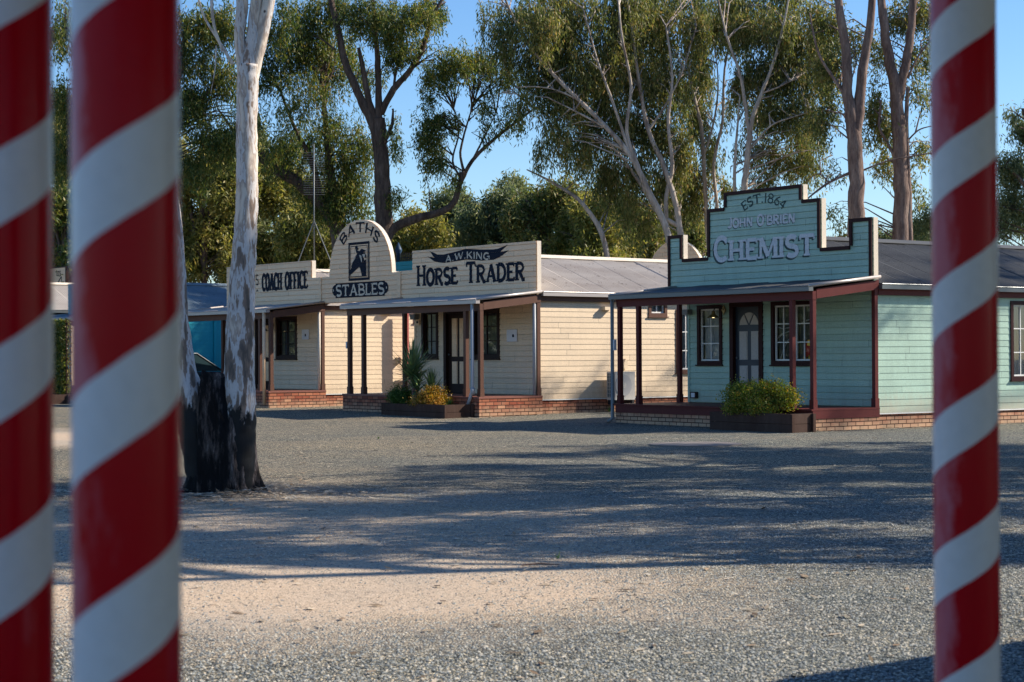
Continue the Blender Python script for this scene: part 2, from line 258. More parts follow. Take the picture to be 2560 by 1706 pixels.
# ------------------------------------------------------------------ helpers
def at(x,y,Y):
    "point that stands Y metres away in the direction of photograph pixel x, y"
    dx=x-1280; dy=853-y
    X=dx*math.cos(ROLL)+dy*math.sin(ROLL); Z=-dx*math.sin(ROLL)+dy*math.cos(ROLL)
    yy=FPX*math.cos(PITCH)-Z*math.sin(PITCH); zz=FPX*math.sin(PITCH)+Z*math.cos(PITCH)
    k=Y/yy; return Vector((X*k,Y,CAMH+zz*k))
def gz(x,y):
    t=min(max((y-38)/8,0),1); return .10*t*t*(3-2*t)+ .012*math.sin(x*.9+y*.5)*math.sin(y*.7-x*.3)*(1 if y<30 else .4)
def tag(o,label=None,cat=None,group=None,kind=None):
    if label: o['label']=label
    if cat: o['category']=cat
    if group: o['group']=group
    if kind: o['kind']=kind
    return o
def empty(name,loc=(0,0,0),rz=0):
    o=bpy.data.objects.new(name,None); o.empty_display_size=.3; COL.objects.link(o); o.location=loc; o.rotation_euler=(0,0,rz); return o
class MB:
    def __init__(s): s.v=[]; s.f=[]; s.m=[]; s.uv=[]; s.mi=0
    def add(s,vs,fs,uvs=None):
        b=len(s.v); s.v+= [tuple(v) for v in vs]
        for i,f in enumerate(fs):
            s.f.append([b+k for k in f]); s.m.append(s.mi)
            if uvs: s.uv.append(uvs[i])
            else:
                p=[Vector(vs[k]) for k in f]; n=(p[1]-p[0]).cross(p[2]-p[0])
                a=max(range(3),key=lambda q:abs(n[q])); ij=((1,2),(0,2),(0,1))[a]; s.uv.append([(q[ij[0]],q[ij[1]]) for q in p])
    def box(s,x0,x1,y0,y1,z0,z1,b=0):
        vs=[(x,y,z) for z in (z0,z1) for y in (y0,y1) for x in (x0,x1)]
        s.add(vs,[(0,2,3,1),(4,5,7,6),(0,1,5,4),(1,3,7,5),(3,2,6,7),(2,0,4,6)])
    def prism(s,pts,fn,d0,d1):
        "outline pts (a,b) extruded between depths d0 and d1; fn maps (a,b,d) to xyz"
        n=len(pts); vs=[fn(a,b,d0) for a,b in pts]+[fn(a,b,d1) for a,b in pts]
        s.add(vs,[list(range(n)),list(range(2*n-1,n-1,-1))]+[[i,i+n,(i+1)%n+n,(i+1)%n] for i in range(n)])
    def tube(s,path,rad,seg=8,cap=True,jit=0):
        path=[Vector(p) for p in path]; n=len(path)
        if not hasattr(rad,'__len__'): rad=[rad]*n
        up=Vector((0,0,1)) if abs((path[-1]-path[0]).normalized().z)<.9 else Vector((1,0,0)); vs=[]
        t0=(path[1]-path[0]).normalized(); a=t0.cross(up).normalized()
        for i in range(n):
            t=(path[min(i+1,n-1)]-path[max(i-1,0)]).normalized(); a=(a-t*a.dot(t)).normalized(); b=t.cross(a)
            for k in range(seg):
                an=2*math.pi*k/seg; r=rad[i]*(1+jit*math.sin(3*an+i*1.7)*.5+jit*math.sin(5*an-i*.9)*.5); vs.append(path[i]+a*(math.cos(an)*r)+b*(math.sin(an)*r))
        fs=[(i*seg+k,i*seg+(k+1)%seg,(i+1)*seg+(k+1)%seg,(i+1)*seg+k) for i in range(n-1) for k in range(seg)]
        if cap: fs+= [list(range(seg))[::-1],[(n-1)*seg+k for k in range(seg)]]
        s.add(vs,fs,[[(0,0)]*len(f) for f in fs])
    def build(s,name,mats,parent=None,smooth=False,loc=None):
        me=bpy.data.meshes.new(name); me.from_pydata(s.v,[],s.f)
        if not isinstance(mats,(list,tuple)): mats=[mats]
        for m in mats: me.materials.append(M[m] if isinstance(m,str) else m)
        me.polygons.foreach_set('material_index',s.m)
        u=me.uv_layers.new(name='UVMap'); flat=[c for f in s.uv for p in f for c in p]; u.data.foreach_set('uv',flat)
        if smooth: me.polygons.foreach_set('use_smooth',[True]*len(me.polygons))
        me.update(); o=bpy.data.objects.new(name,me); COL.objects.link(o)
        if parent: o.parent=parent
        if loc: o.location=loc
        return o
def fastmesh(name,V,F,mats,parent=None,mi=None,smooth=False):
    "V (n,3) floats, F (k,4) or (k,3) ints"
    me=bpy.data.meshes.new(name); k,c=F.shape; me.vertices.add(len(V)); me.vertices.foreach_set('co',V.astype(np.float32).ravel())
    me.loops.add(k*c); me.loops.foreach_set('vertex_index',F.astype(np.int32).ravel()); me.polygons.add(k)
    me.polygons.foreach_set('loop_start',np.arange(0,k*c,c,dtype=np.int32)); me.polygons.foreach_set('loop_total',np.full(k,c,dtype=np.int32))
    for m in (mats if isinstance(mats,(list,tuple)) else [mats]): me.materials.append(M[m])
    if mi is not None: me.polygons.foreach_set('material_index',mi.astype(np.int32))
    me.update(calc_edges=True); me.validate(); o=bpy.data.objects.new(name,me); COL.objects.link(o)
    if parent: o.parent=parent
    return o
BH=.134
def prof(z,zb0):
    "outward relief of lapped boards at height z"
    k=(z-zb0)/BH; f=k-math.floor(k+1e-6); return .016-.013*f
def boards(mb,fn,z0,z1,spans,holes=(),breaks=(),sub=1,gap=.013):
    "lapped weatherboards: fn(a,z,d); spans(z)->[(l,r)]"
    zs=set([z0,z1]); k=0
    while z0+k*BH/sub<z1: zs.add(round(z0+k*BH/sub,5)); k+=1
    for b in breaks:
        if z0<b<z1: zs.add(b)
    for h in holes:
        for b in (h[2],h[3]):
            if z0<b<z1: zs.add(b)
    zs=sorted(zs)
    for zb,zt in zip(zs,zs[1:]):
        if zt-zb<1e-4: continue
        row=math.floor((zb-z0)/BH+1e-4); f0=(zb-z0)/BH-row; f1=(zt-z0)/BH-row; g=gap if f0<.02 else 0
        d0=.012-.009*f0; d1=.012-.009*f1; zm=(zb+zt)/2; e=1e-4
        for (l0,r0),(l1,r1) in zip(spans(zb+e),spans(zt-e)):
            cuts=sorted([h for h in holes if h[2]<zm<h[3] and h[1]>l0 and h[0]<r0])
            segs=[]; cl0,cl1=l0,l1
            for h in cuts:
                if h[0]>cl0: segs.append((cl0,h[0],cl1,h[0]))
                cl0=cl1=h[1]
            if cl0<r0: segs.append((cl0,r0,cl1,r1))
            for a,b,c,d in segs:
                mb.add([fn(a,zb+g,d0),fn(b,zb+g,d0),fn(d,zt,d1),fn(c,zt,d1)],[(0,1,2,3)])
                if g: mb.add([fn(a,zb+g,-.02),fn(b,zb+g,-.02),fn(b,zb+g,d0),fn(a,zb+g,d0)],[(0,1,2,3)]); mb.add([fn(a,zb,-.02),fn(b,zb,-.02),fn(b,zb+g,-.02),fn(a,zb+g,-.02)],[(0,1,2,3)]); mb.add([fn(a,zb,.003),fn(b,zb,.003),fn(b,zb,-.02),fn(a,zb,-.02)],[(0,1,2,3)])
def offs_strips(polys,fn,z0,eps=.0035):
    "flat painted shapes (lists of (a,z) convex polygons) laid on the lapped boards, cut at each lap"
    mb=MB()
    for pi,p in enumerate(polys):
        zmin=min(q[1] for q in p); zmax=max(q[1] for q in p)
        r0=math.floor((zmin-z0)/BH+1e-6); r1=math.floor((zmax-z0)/BH-1e-6)
        for r in range(r0,r1+1):
            lo,hi=z0+r*BH,z0+(r+1)*BH; q=clip(clip(p,lo,1),hi,-1)
            if len(q)<3: continue
            vs=[fn(a,z,.012-.009*((z-lo)/BH)+eps+(pi%7)*.0006) for a,z in q]
            mb.add(vs,[list(range(len(q)))])
    return mb
def clip(p,z,s):
    out=[]
    for i in range(len(p)):
        a,b=p[i],p[(i+1)%len(p)]; ia=(a[1]-z)*s>=0; ib=(b[1]-z)*s>=0
        if ia: out.append(a)
        if ia!=ib:
            t=(z-a[1])/(b[1]-a[1]); out.append((a[0]+(b[0]-a[0])*t,z))
    return out
# ------------------------------------------------------------------ lettering (stroke shapes drawn in code)
def arc(cx,cy,rx,ry,a0,a1,n=10): return [(cx+rx*math.cos(R(a0+(a1-a0)*i/n)),cy+ry*math.sin(R(a0+(a1-a0)*i/n))) for i in range(n+1)]
# each glyph: width, [(points, weight)], [serif (x, y, side)]; unit height 1; w: 1 thick stem, .55 thin
G={
'A':(.72,[([(.10,0),(.37,1)],.7),([(.62,0),(.35,1)],1.1),([(.2,.33),(.55,.33)],.55)],[(.1,0),(.62,0)]),
'B':(.62,[([(.13,0),(.13,1)],1),([(.13,.96),(.32,.96)]+arc(.32,.74,.2,.22,90,-90)+[(.13,.52)],.75),([(.13,.5),(.34,.5)]+arc(.34,.27,.24,.23,90,-90)+[(.13,.04)],.8)],[(.1,0),(.1,1)]),
'C':(.62,[(arc(.36,.5,.26,.46,48,312,16),.95),([(.53,.98),(.53,.72)],.5)],[]),
'D':(.66,[([(.13,0),(.13,1)],1),([(.13,.96),(.28,.96)]+arc(.28,.5,.3,.46,90,-90,14)+[(.13,.04)],.9)],[(.1,0),(.1,1)]),
'E':(.56,[([(.13,0),(.13,1)],1),([(.13,.95),(.5,.95)],.7),([(.13,.5),(.42,.5)],.6),([(.13,.05),(.52,.05)],.7),([(.5,.95),(.5,.8)],.5),([(.52,.05),(.52,.22)],.5)],[(.1,0),(.1,1)]),
'F':(.54,[([(.13,0),(.13,1)],1),([(.13,.95),(.5,.95)],.7),([(.13,.5),(.42,.5)],.6),([(.5,.95),(.5,.8)],.5)],[(.13,0),(.1,1)]),
'G':(.68,[(arc(.36,.5,.27,.46,48,300,16),.95),([(.6,.46),(.6,.05)],.8),([(.4,.46),(.66,.46)],.6)],[]),
'H':(.7,[([(.13,0),(.13,1)],1),([(.57,0),(.57,1)],1),([(.13,.5),(.57,.5)],.6)],[(.13,0),(.13,1),(.57,0),(.57,1)]),
'I':(.26,[([(.13,0),(.13,1)],1)],[(.13,0),(.13,1)]),
'J':(.48,[([(.34,1),(.34,.25)]+arc(.2,.25,.14,.2,0,-150,8),.95)],[(.34,1)]),
'K':(.68,[([(.13,0),(.13,1)],1),([(.56,1),(.15,.42)],.6),([(.27,.55),(.6,0)],1)],[(.13,0),(.13,1),(.56,1),(.6,0)]),
'L':(.52,[([(.13,0),(.13,1)],1),([(.13,.05),(.48,.05)],.7),([(.48,.05),(.48,.24)],.5)],[(.1,0),(.13,1)]),
'M':(.84,[([(.12,0),(.12,1)],.65),([(.14,1),(.42,.1)],1),([(.42,.1),(.7,1)],.6),([(.72,0),(.72,1)],1)],[(.12,0),(.72,0),(.1,1),(.74,1)]),
'N':(.72,[([(.12,0),(.12,1)],.8),([(.13,1),(.57,0)],1),([(.58,0),(.58,1)],.8)],[(.12,0),(.58,1)]),
'O':(.68,[(arc(.34,.5,.26,.46,0,360,22),1)],[]),
'R':(.66,[([(.13,0),(.13,1)],1),([(.13,.95),(.32,.95)]+arc(.32,.72,.22,.23,90,-90)+[(.13,.49)],.75),([(.3,.48),(.46,.2),(.52,.03),(.64,.06)],.95)],[(.13,0),(.1,1)]),
'S':(.56,[(arc(.29,.73,.2,.23,35,270,12)+arc(.29,.27,.21,.23,90,-145,12),.95)],[]),
'T':(.66,[([(.33,0),(.33,1)],1),([(.05,.95),(.61,.95)],.7),([(.06,.95),(.06,.78)],.5),([(.6,.95),(.6,.78)],.5)],[(.33,0)]),
'U':(.68,[([(.12,1),(.12,.3)]+arc(.34,.28,.22,.25,180,360,10)+[(.56,1)],.9)],[(.12,1),(.56,1)]),
'W':(.95,[([(.08,1),(.28,.03)],1),([(.28,.03),(.48,.95)],.6),([(.48,.95),(.66,.03)],1),([(.66,.03),(.86,1)],.6)],[(.08,1),(.86,1)]),
'1':(.3,[([(.15,0),(.15,1)],.8)],[]),
'8':(.56,[(arc(.28,.74,.17,.21,0,360,16),.7),(arc(.28,.27,.21,.24,0,360,16),.75)],[]),
'6':(.56,[(arc(.3,.29,.2,.25,0,360,16),.75),([(.46,.97),(.2,.65),(.11,.35)],.75)],[]),
'4':(.6,[([(.42,0),(.42,1)],.9),([(.42,1),(.08,.36)],.6),([(.06,.35),(.56,.35)],.7)],[]),
'.':(.24,[([(.12,0),(.12,.14)],1)],[]), "'":(.2,[([(.1,1),(.08,.76)],.7)],[]), '^':(.3,[([(.08,.0),(.15,.22)],.7),([(.15,.22),(.24,0)],.7)],[]), ' ':(.34,[],[])}
def stroke(pts,w):
    "ribbon of convex quads along pts"
    q=[]; n=len(pts); L_=[];R_=[]
    for i in range(n):
        a=pts[max(i-1,0)]; b=pts[min(i+1,n-1)]; dx,dy=b[0]-a[0],b[1]-a[1]; l=math.hypot(dx,dy) or 1
        if n>3 and i==0 and math.hypot(pts[0][0]-pts[-1][0],pts[0][1]-pts[-1][1])<1e-6: dx,dy=pts[1][0]-pts[-2][0],pts[1][1]-pts[-2][1]; l=math.hypot(dx,dy)
        if n>3 and i==n-1 and math.hypot(pts[0][0]-pts[-1][0],pts[0][1]-pts[-1][1])<1e-6: dx,dy=pts[1][0]-pts[-2][0],pts[1][1]-pts[-2][1]; l=math.hypot(dx,dy)
        nx,ny=-dy/l*w/2,dx/l*w/2; L_.append((pts[i][0]+nx,pts[i][1]+ny)); R_.append((pts[i][0]-nx,pts[i][1]-ny))
    for i in range(n-1): q.append([R_[i],R_[i+1],L_[i+1],L_[i]])
    return q
def text(s,x0,x1,zb,zt,weight=.17,serif=True,small=None,path=None,asp=None):
    "polygons for string s fitted between x0..x1, baseline zb, cap top zt; small = height factor of non-initial letters; path(u,v)->(x,z) for curved text"
    items=[];x=0;first=True
    for ch in s:
        wd,st,se=G[ch]; h=1.0
        if small and not first and ch not in " .'": h=small
        items.append((ch,x,h)); x+=wd*(1. if h==1 else .92)
        first = ch in ' .' or (ch=="'" ) 
        if ch==' ': first=True
        elif ch in ".'" : first=(ch=='.')
        else: first=False
    tot=x; H=zt-zb; out=[]
    wfac=weight*H; sxs=(x1-x0)/tot
    for ch,xo,h in items:
        wd,st,se=G[ch]; k=(1. if h==1 else .92)
        def T(p): return ((xo+p[0]*k)*sxs, p[1]*h*H)
        polys=[]
        for pts,wt in st: polys+=stroke([T(p) for p in pts],wfac*wt*.9)
        if serif:
            for sx_,sy_ in se:
                cx,cy=T((sx_,sy_)); hw=wfac*.72; hh=wfac*.17
                c0=cy if sy_==0 else cy-hh*2
                polys.append([(cx-hw,c0),(cx+hw,c0),(cx+hw,c0+hh*2),(cx-hw,c0+hh*2)])
        for p in polys:
            if path: out.append([path(a/(x1-x0),b) for a,b in p])
            else: out.append([(x0+a,zb+b) for a,b in p])
    return out
# ------------------------------------------------------------------ ground
def make_ground():
    xs=np.concatenate([np.linspace(-400,-42,12),np.linspace(-40,40,81),np.linspace(42,400,12)]); ys=np.concatenate([np.linspace(-60,-2,8),np.linspace(0,70,101),np.linspace(74,700,16)])
    V=np.array([[x,y,gz(x,y)] for y in ys for x in xs]); nx=len(xs); F=np.array([[j*nx+i,j*nx+i+1,(j+1)*nx+i+1,(j+1)*nx+i] for j in range(len(ys)-1) for i in range(nx-1)])
    o=fastmesh('ground',V,F,'ground'); o.data.polygons.foreach_set('use_smooth',[True]*len(o.data.polygons)); tag(o,'grey gravel yard with a pale sandy patch','ground',kind='structure')
make_ground()
def make_stones():
    n=120000; D=7.6+ (rng.random(n)**1.25)*13; X=(rng.random(n)*2-1)*.31*D
    sand=np.exp(-(((X+1.1)/2.2)**2+((D-11.5)/2.0)**2)*1.2)+.6*np.exp(-(((X+3.2)/3.5)**2+((D-16.5)/4.)**2))
    keep=rng.random(n)>sand*.93; X=X[keep]; D=D[keep]; n=len(X)
    r=.0038+.0062*rng.random(n)**2; Z=np.array([gz(a,b) for a,b in zip(X,D)])+r*.25
    base=np.array([[1,0,0],[0,1,0],[-1,0,0],[0,-1,0],[0,0,.8],[0,0,-.6]],float)
    ang=rng.random(n)*6.28; c,s=np.cos(ang),np.sin(ang); B=base[None]*(.7+.6*rng.random((n,6,1))); 
    Bx=B[:,:,0]*c[:,None]-B[:,:,1]*s[:,None]; By=B[:,:,0]*s[:,None]+B[:,:,1]*c[:,None]; st=.8+.5*rng.random(n)
    V=np.stack([X[:,None]+Bx*(r*st)[:,None],D[:,None]+By*r[:,None],Z[:,None]+B[:,:,2]*r[:,None]],-1).reshape(-1,3)
    f=np.array([[0,1,4],[1,2,4],[2,3,4],[3,0,4]]); F=(f[None]+np.arange(n)[:,None,None]*6).reshape(-1,3)
    fastmesh('gravel_stones',V,F,'stone')
ms=mat('loose_stone',(.3,.3,.28),.9,.2); g_=N(ms,'ShaderNodeNewGeometry'); rr_=ramp(ms,[(0,(.10,.11,.115)),(.4,(.22,.24,.24)),(.75,(.36,.36,.32)),(1,(.58,.52,.42))]); L(ms,g_.outputs['Random Per Island'],rr_.inputs[0]); L(ms,rr_.outputs[0],BC(ms)); M['stone']=ms
make_stones(); tag(bpy.data.objects['gravel_stones'],'loose grey stones strewn over the gravel yard','gravel',kind='stuff')
# ------------------------------------------------------------------ cabins
def corrugated(mb,x0,x1,zfn,y0,y1,amp=.012,pitch=.09,axis='y',seg=6):
    "sheet with ribs; runs between coordinate x0..x1 across slope (zfn gives height), ribs repeat along y0..y1"
    n=int((y1-y0)/pitch*seg); rows=[x0,x1]; vs=[]
    for xr in rows:
        for i in range(n+1):
            y=y0+(y1-y0)*i/n; z=zfn(xr)+amp*math.sin(2*math.pi*(y-y0)/pitch)+ (.012 if int((y-y0)/.76)%2 else 0)
            vs.append((xr,y,z) if axis=='y' else (y,xr,z))
    mb.add(vs,[(i,i+1,n+2+i,n+1+i) for i in range(n)])
def window(root,fn,a0,a1,z0,z1,frame,sash,cols=2,rows=3,curtain='curtain',fw=.085,part_curtain=True,name='window',twin=False):
    "a0..a1,z0..z1 outer frame; fn(a,z,d) d outward"
    mb=MB()
    for (x0,x1,y0,y1) in ((a0,a0+fw,z0,z1),(a1-fw,a1,z0,z1),(a0+fw,a1-fw,z1-fw,z1),(a0+fw,a1-fw,z0,z0+fw)):
        mb.prism([(x0,y0),(x1,y0),(x1,y1),(x0,y1)],fn,-.09,.034)
    mb.prism([(a0-.03,z0-.03),(a1+.03,z0-.03),(a1+.03,z0-.001),(a0-.03,z0-.001)],fn,.0,.06)
    fr=mb.build(name,frame,root); groups=[(a0+fw,a1-fw)]
    if twin: mid=(a0+a1)/2; groups=[(a0+fw,mid-.06),(mid+.06,a1-fw)]; m2=MB(); m2.prism([(mid-.06,z0+fw),(mid+.06,z0+fw),(mid+.06,z1-fw),(mid-.06,z1-fw)],fn,-.09,.02); m2.build('mullion',frame,fr)
    for b0,b1 in groups:
        sb=MB(); c0,c1=z0+fw,z1-fw; t=.035
        for (x0,x1,y0,y1) in ((b0,b0+t,c0,c1),(b1-t,b1,c0,c1),(b0+t,b1-t,c1-t,c1),(b0+t,b1-t,c0,c0+t)): sb.prism([(x0,y0),(x1,y0),(x1,y1),(x0,y1)],fn,-.06,-.02)
        for i in range(1,cols):
            x=b0+(b1-b0)*i/cols; sb.prism([(x-.011,c0+t),(x+.011,c0+t),(x+.011,c1-t),(x-.011,c1-t)],fn,-.055,-.024)
        for j in range(1,rows):
            y=c0+(c1-c0)*j/rows; sb.prism([(b0+t,y-.011),(b1-t,y-.011),(b1-t,y+.011),(b0+t,y+.011)],fn,-.052,-.027)
        sb.build('sash',sash,fr)
        g=MB(); g.add([fn(b0,c0,-.045),fn(b1,c0,-.045),fn(b1,c1,-.045),fn(b0,c1,-.045)],[(0,1,2,3)]); g.build('pane','glass',fr)
        cb=MB(); n=40; vs=[]
        for y in (c0,c1):
            for i in range(n+1):
                a=b0+(b1-b0)*i/n; vs.append(fn(a,y,-.13-.02*math.sin(i*1.1)-.008*math.sin(i*2.7)))
        cb.add(vs,[(i,i+1,n+2+i,n+1+i) for i in range(n)]); cb.build('curtain',curtain,fr,True)
    return fr
def door(root,fn,a0,a1,z0,z1,leaf,frame,panel,panels,arch=None,knob_left=True):
    mb=MB(); fw=(a1-a0)*.11
    for (x0,x1,y0,y1) in ((a0,a0+fw,z0,z1),(a1-fw,a1,z0,z1),(a0+fw,a1-fw,z1-fw,z1)): mb.prism([(x0,y0),(x1,y0),(x1,y1),(x0,y1)],fn,-.10,.036)
    fr=mb.build('door_frame',frame,root)
    db=MB(); db.prism([(a0+fw,z0),(a1-fw,z0),(a1-fw,z1-fw),(a0+fw,z1-fw)],fn,-.09,-.05); d=db.build('door',leaf,root)
    for x0,x1,y0,y1 in panels:
        pb=MB(); pb.prism([(x0,y0),(x1,y0),(x1,y1),(x0,y1)],fn,-.05,-.046); e=.02; pb.prism([(x0+e,y0+e),(x1-e,y0+e),(x1-e,y1-e),(x0+e,y1-e)],fn,-.046,-.036); pb.build('door_panel',panel,d)
    if arch:
        cx,cz,rx,rz=arch; pb=MB()
        for s0,s1 in ((4,58),(64,116),(122,176)):
            pts=[(cx+.04*math.cos(R((s0+s1)/2))*rx/.3,cz+.05*math.sin(R((s0+s1)/2)))]+[(cx+rx*math.cos(R(s0+(s1-s0)*i/8)),cz+rz*math.sin(R(s0+(s1-s0)*i/8))) for i in range(9)]
            pb.prism(pts,fn,-.05,-.042)
        pb.build('fan_light',panel,d)
    kb=MB(); xk=a0+fw+.07 if knob_left else a1-fw-.07; p=Vector(fn(xk,z0+1.0,-.05)); q=Vector(fn(xk,z0+1.0,.0)); kb.tube([p,p.lerp(q,.6),p.lerp(q,.7),q],[.01,.01,.026,.02],10); kb.build('handle','galv',d,True)
    return d
def cabin(name,label,O,ang,W,DEP,wallm,trimm,roofm,deckz,gzl,sidez,parapet,pm,front_holes,side_holes,gutm,porch=(-5.9,.15,-1.86),px=None,eave=2.95,ridge=4.05,parapet_trim=None,edge='creamedge',gable=True,postm=None,deckstyle='brick',wl=None,group=None,detail=True,pz0=3.02,brick=True,slots=None):
    root=empty(name,O,ang); tag(root,label,'cabin',group)
    FR=lambda a,z,d:(a,-d,z); SR=lambda a,z,d:(d,a,z); SL=lambda a,z,d:(-W-d,a,z)
    # walls
    mb=MB(); boards(mb,FR,deckz,3.04,lambda z:[(-W,0)],[h for h in front_holes]); boards(mb,SR,sidez,eave,lambda z:[(0,DEP)],side_holes,gap=0); boards(mb,SL,sidez,eave,lambda z:[(0,DEP)],gap=0)
    # inner shell behind the boards and back wall
    mb.add([(-W+.02,DEP,gzl),(-.02,DEP,gzl),(-.02,DEP,eave),(-W/2,DEP,ridge-.06),(-W+.02,DEP,eave)],[(0,1,2,3,4)])
    mb.build('wall',wallm,root)
    ib=MB(); ib.box(-W+.25,-.25,.25,DEP-.1,gzl,eave-.1); ib.build('room_lining','room',root)
    for xa,xb in ((-.045,.022),(-W-.022,-W+.045)): cb=MB(); cb.box(xa,xb,-.022,.05,deckz,3.04); cb.build('corner_board',wallm,root)
    if sidez-gzl>.05:
        bb=MB(); bb.box(-W+.01,-.006,.02,DEP-.01,gzl-.35,sidez-.012); bb.build('brick_base','brick',root)
        fl=MB(); fl.box(.0,.03,.03,DEP,sidez-.03,sidez-.004); fl.build('sill_flashing','white',root)
    # roof
    rb=MB(); ov=.10
    for sg in (1,-1):
        zf=(lambda x:eave+.09+(ridge-eave-.09)*(1-abs(x+W/2)/(W/2+ov)))
        corrugated(rb,-W/2+.0*sg,(-W/2)+sg*(W/2+ov),zf,.1,DEP+.15)
    ro=rb.build('roof',roofm,root,True)
    rc=MB(); rc.prism([(-W/2-.14,ridge-.02),(-W/2,ridge+.05),(-W/2+.14,ridge-.02),(-W/2+.14,ridge-.005),(-W/2,ridge+.075),(-W/2-.14,ridge-.005)],lambda a,z,d:(a,d,z),.1,DEP+.15); rc.build('ridge_cap','creamedge' if roofm=='roofc' else roofm,ro)
    gb=MB()
    for sg,x in ((1,ov),(-1,-W-ov)):
        xx=[x-.0*sg,x+sg*.11]; x0,x1=min(xx),max(xx); gb.box(x0,x1,.02,DEP+.1,eave-.02,eave+.075); gb.tube([(x+sg*.11,.02,eave+.08),(x+sg*.11,DEP+.1,eave+.08)],.013,6)
    gb.build('gutter',gutm,root)
    fb=MB(); fb.box(.018,ov-.003,.03,DEP,eave-.14,eave+.03); fb.box(-W-ov+.003,-W-.018,.03,DEP,eave-.14,eave+.03); fb.build('fascia',trimm,root)
    # parapet
    if parapet:
        pb=MB(); outline,spf,brks,subn=parapet
        boards(pb,lambda a,z,d:(a,-d-.05,z),pz0,max(p[1] for p in outline),spf,breaks=brks,sub=subn)
        pb.mi=1; pb.prism(outline,lambda a,z,d:(a,d,z),-.026,.10); par=pb.build('parapet',[pm,edge],root)
        if parapet_trim:
            tb=MB(); n=len(outline)
            for i in range(n):
                (x0,z0),(x1,z1)=outline[i],outline[(i+1)%n]
                if z0<=pz0+.01 and z1<=pz0+.01: continue
                dx,dz=x1-x0,z1-z0; l=math.hypot(dx,dz); nx,nz=dz/l*.075,-dx/l*.075   # inward for clockwise outline
                ex,ez=dx/l*.0,dz/l*.0
                tb.prism([(x0-ex,z0-ez),(x1+ex,z1+ez),(x1+ex+nx,z1+ez+nz),(x0-ex+nx,z0-ez+nz)],lambda a,z,d,i=i:(a,-d-.05-.0012*i,z),.006,.034)
            tb.build('parapet_trim',parapet_trim,par)
    else: par=None
    # porch
    if porch:
        s0,s1,tf=porch; pmn=postm or trimm
        for sx_,ty in ((s0+.055,tf+.055),(s0+.70,tf+.055),(s1-.62,tf+.055),(s1-.055,tf+.055),(s1-.055,-.06),(s0+.055,-.06)) if slots is None else slots:
            q=MB(); e=.052; e=.045 if deckstyle=='wood' else .05; q.box(sx_-e,sx_+e,ty-e,ty+e,deckz-.01,2.66 if ty<-1 else 2.86)
            q.box(sx_-e-.012,sx_+e+.012,ty-e-.012,ty+e+.012,deckz-.01,deckz+.18)
            q.build('porch_post',pmn,root)
        q=MB(); q.box(s0,s1,tf-.005,tf+.10,2.58,2.745); q.build('porch_beam',trimm,root)
        for sx_ in (s0,s1-.07):
            q=MB(); q.prism([(tf+.1,2.60),(.0,2.81),(.0,3.0),(tf+.1,2.79)],lambda a,z,d,sx_=sx_:(sx_+d,a,z),.0,.075); q.build('porch_side_beam',trimm,root)
        zf=lambda y:2.84+(y-tf+.12)*(3.055-2.84)/(-tf+.12)
        q=MB(); corrugated(q,tf-.12,.03,zf,s0-.06,s1+.04,.008,.09,axis='x'); pr=q.build('porch_roof',roofm,root,True)
        q=MB(); q.box(s0-.08,s1+.06,tf-.17,tf-.05,2.745,2.835); q.tube([(s0-.08,tf-.17,2.84),(s1+.06,tf-.17,2.84)],.012,6); q.build('porch_gutter',gutm,root)
        for sx_ in (s0-.06,s1+.04):
            q=MB(); q.tube([(sx_,tf-.13,2.845),(sx_,0.0,3.065)],.035,10); q.build('roof_roll','gutter',pr,True)
        # platform
        q=MB()
        if deckstyle=='brick':
            q.box(s0-.06,s1+.08,tf-.10,-.03,gzl-.35,deckz-.05); q.mi=1; q.box(s0-.075,s1+.095,tf-.115,-.03,deckz-.05,deckz-.004); q.build('porch_platform',['brick','tile'],root)
        else:
            q.box(s0-.0,s1+.02,tf-.04,-.03,gzl-.35,.245); q.mi=1; q.box(s0-.05,s1+.04,tf-.09,-.028,deckz-.035,deckz-.002); q.box(s0-.0,s1+.035,tf-.05,-.03,.246,deckz-.036); q.build('porch_platform',['brick',trimm],root)
        # ceiling under the porch roof
        q=MB(); q.add([(s0,tf+.1,2.76),(s1,tf+.1,2.76),(s1,-.02,2.98),(s0,-.02,2.98)],[(0,1,2,3)]); q.build('porch_ceiling',wallm,root)
    return root,par,FR,SR
M['tile']=painted('red_brown_step_paint',(.24,.09,.065),.4)
def rectspan(segs):
    "segs: list of (z0,z1,[(l,r)..])"
    def f(z):
        for z0,z1,s in segs:
            if z0-1e-6<=z<=z1+1e-6: return s
        return segs[-1][2]
    return f
UC=(.587,-.81); UT=(.624,-.782); AC_=math.atan2(UC[1],UC[0]); AT=math.atan2(UT[1],UT[0])
OC=Vector((7.304,36.70,0)); OT=Vector((.622,44.20,0))
def TW(s,t,z=0): return OT+Vector((UT[0],UT[1],0))*s+Vector((-UT[1],UT[0],0))*t+Vector((0,0,z))
def CW(s,t,z=0): return OC+Vector((UC[0],UC[1],0))*s+Vector((-UC[1],UC[0],0))*t+Vector((0,0,z))
